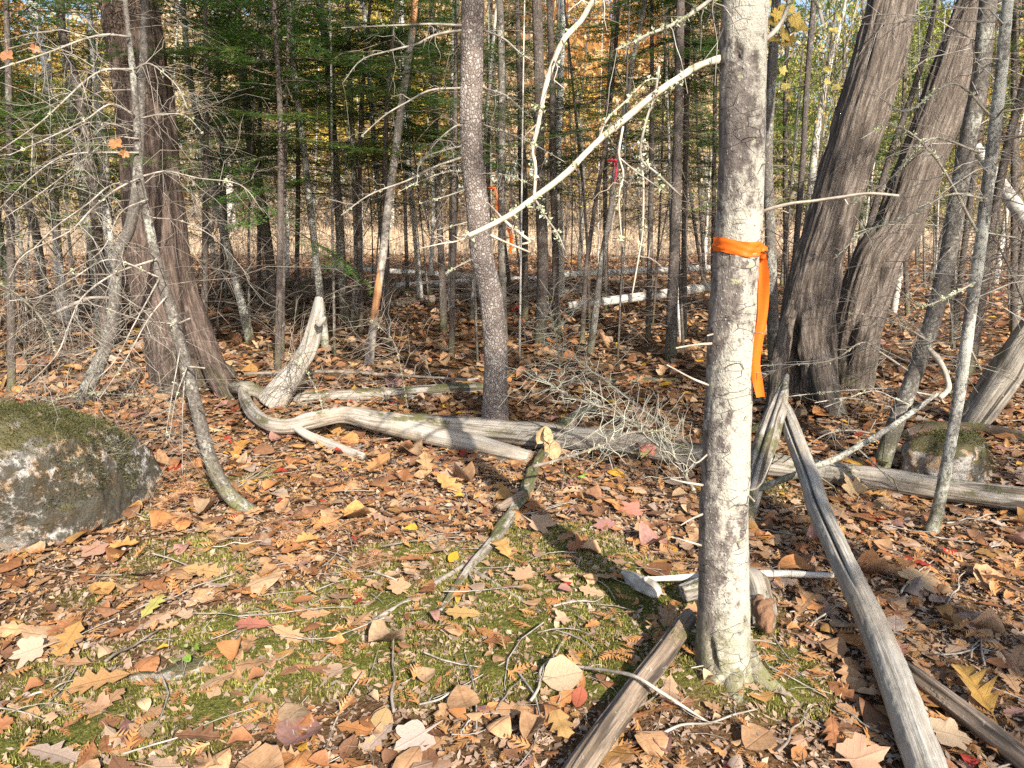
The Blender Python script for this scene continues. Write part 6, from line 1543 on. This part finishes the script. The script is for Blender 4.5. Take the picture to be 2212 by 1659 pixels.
# pale folded leaf hanging on the stub of the long log
hl = thing('hanging_leaf', 'pale folded dead leaf draped on the stub of the long log', 'leaf', tuple(at(1178, 945, 4.3)))
for i, (dx, dz, s, rx, ry) in enumerate([(-.02, .02, .13, 1.35, .5), (.03, -.06, .17, 1.5, -.35), (.015, .03, .11, 1.25, -.1)]):
    V, T, luv = LEAF['oval'][i]; o = MB().add(V * s, None, T, luv).obj('blade', M['leaf'], hl, True); o.location = (dx, -.02 * i, dz); o.rotation_euler = (rx, ry, .3 * i); o.color = (.56, .40, .22, 1)
LAND = [(150, 1100, 'the mossy boulder'), (1570, 1480, 'the foot of the pale front trunk'), (1370, 1500, 'the short split log'), (1880, 1350, 'the silvery pole'), (1050, 1180, 'the gnarled root'), (390, 1450, 'the flat pale stone'), (820, 1340, 'the long bent branch'), (2100, 1560, 'the brown corner log'), (520, 1100, 'the foot of the thin crooked fir'), (60, 1600, 'the bottom left corner'), (1000, 1620, 'the middle of the bottom edge'), (1250, 1250, 'the sunlit moss')]
made = 0
gl = np.random.default_rng(8)
names_c = {'tan': 'tan', 'buff': 'buff', 'ochre': 'ochre', 'rust': 'rust-red', 'brown': 'dark brown', 'pale': 'pale greyish', 'orange': 'orange-brown', 'red': 'red', 'mauve': 'mauve-brown', 'gold': 'golden'}
names_k = {'oak': 'lobed oak leaf', 'maple': 'pointed maple leaf', 'oval': 'narrow oval leaf', 'round': 'rounded leaf'}
while made < 300 - ns:
    xy = pick_ground(1, 1.55, 3.5, gl)[0]
    ok, X, Yp = in_view(xy[None], 0, 20)
    if not ok[0] or Yp[0] > 1690: continue
    if math.hypot((xy[0] + 2.16) / .6, (xy[1] - 3.42) / .5) < 1 or math.hypot(xy[0] - FP[0][0], xy[1] - FP[0][1]) < .12: continue
    if moss_amount(xy[0], xy[1]) > 0 and gl.random() < .45: continue
    kind = ['oak', 'maple', 'oval', 'round'][int(gl.choice(4, p=[.54, .16, .12, .18]))]
    cn = PAL[int(gl.choice(10, p=np.array(WTS) / sum(WTS)))]
    s = {'oak': .07 + .085 * gl.random() ** 1.8, 'maple': .06 + .055 * gl.random(), 'oval': gl.uniform(.055, .085), 'round': gl.uniform(.045, .07)}[kind]
    near = min(LAND, key=lambda l: math.hypot(l[0] - X[0], l[1] - Yp[0]))[2]
    size = 'small ' if s < .075 else 'big ' if s > .12 else ''
    lab = f'{size}{names_c[cn]} {names_k[kind]} near {near}'
    leaf_obj(kind, int(gl.integers(0, len(LEAF[kind]))), xy, s, np.array(LC[cn]) * gl.uniform(.85, 1.2), gl.uniform(0, 6.28), abs(gl.normal(.05, .2)), gl.uniform(0, 6.28), lab, lab.replace('leaf', 'leaves', 1), gl.random() < .3)
    made += 1
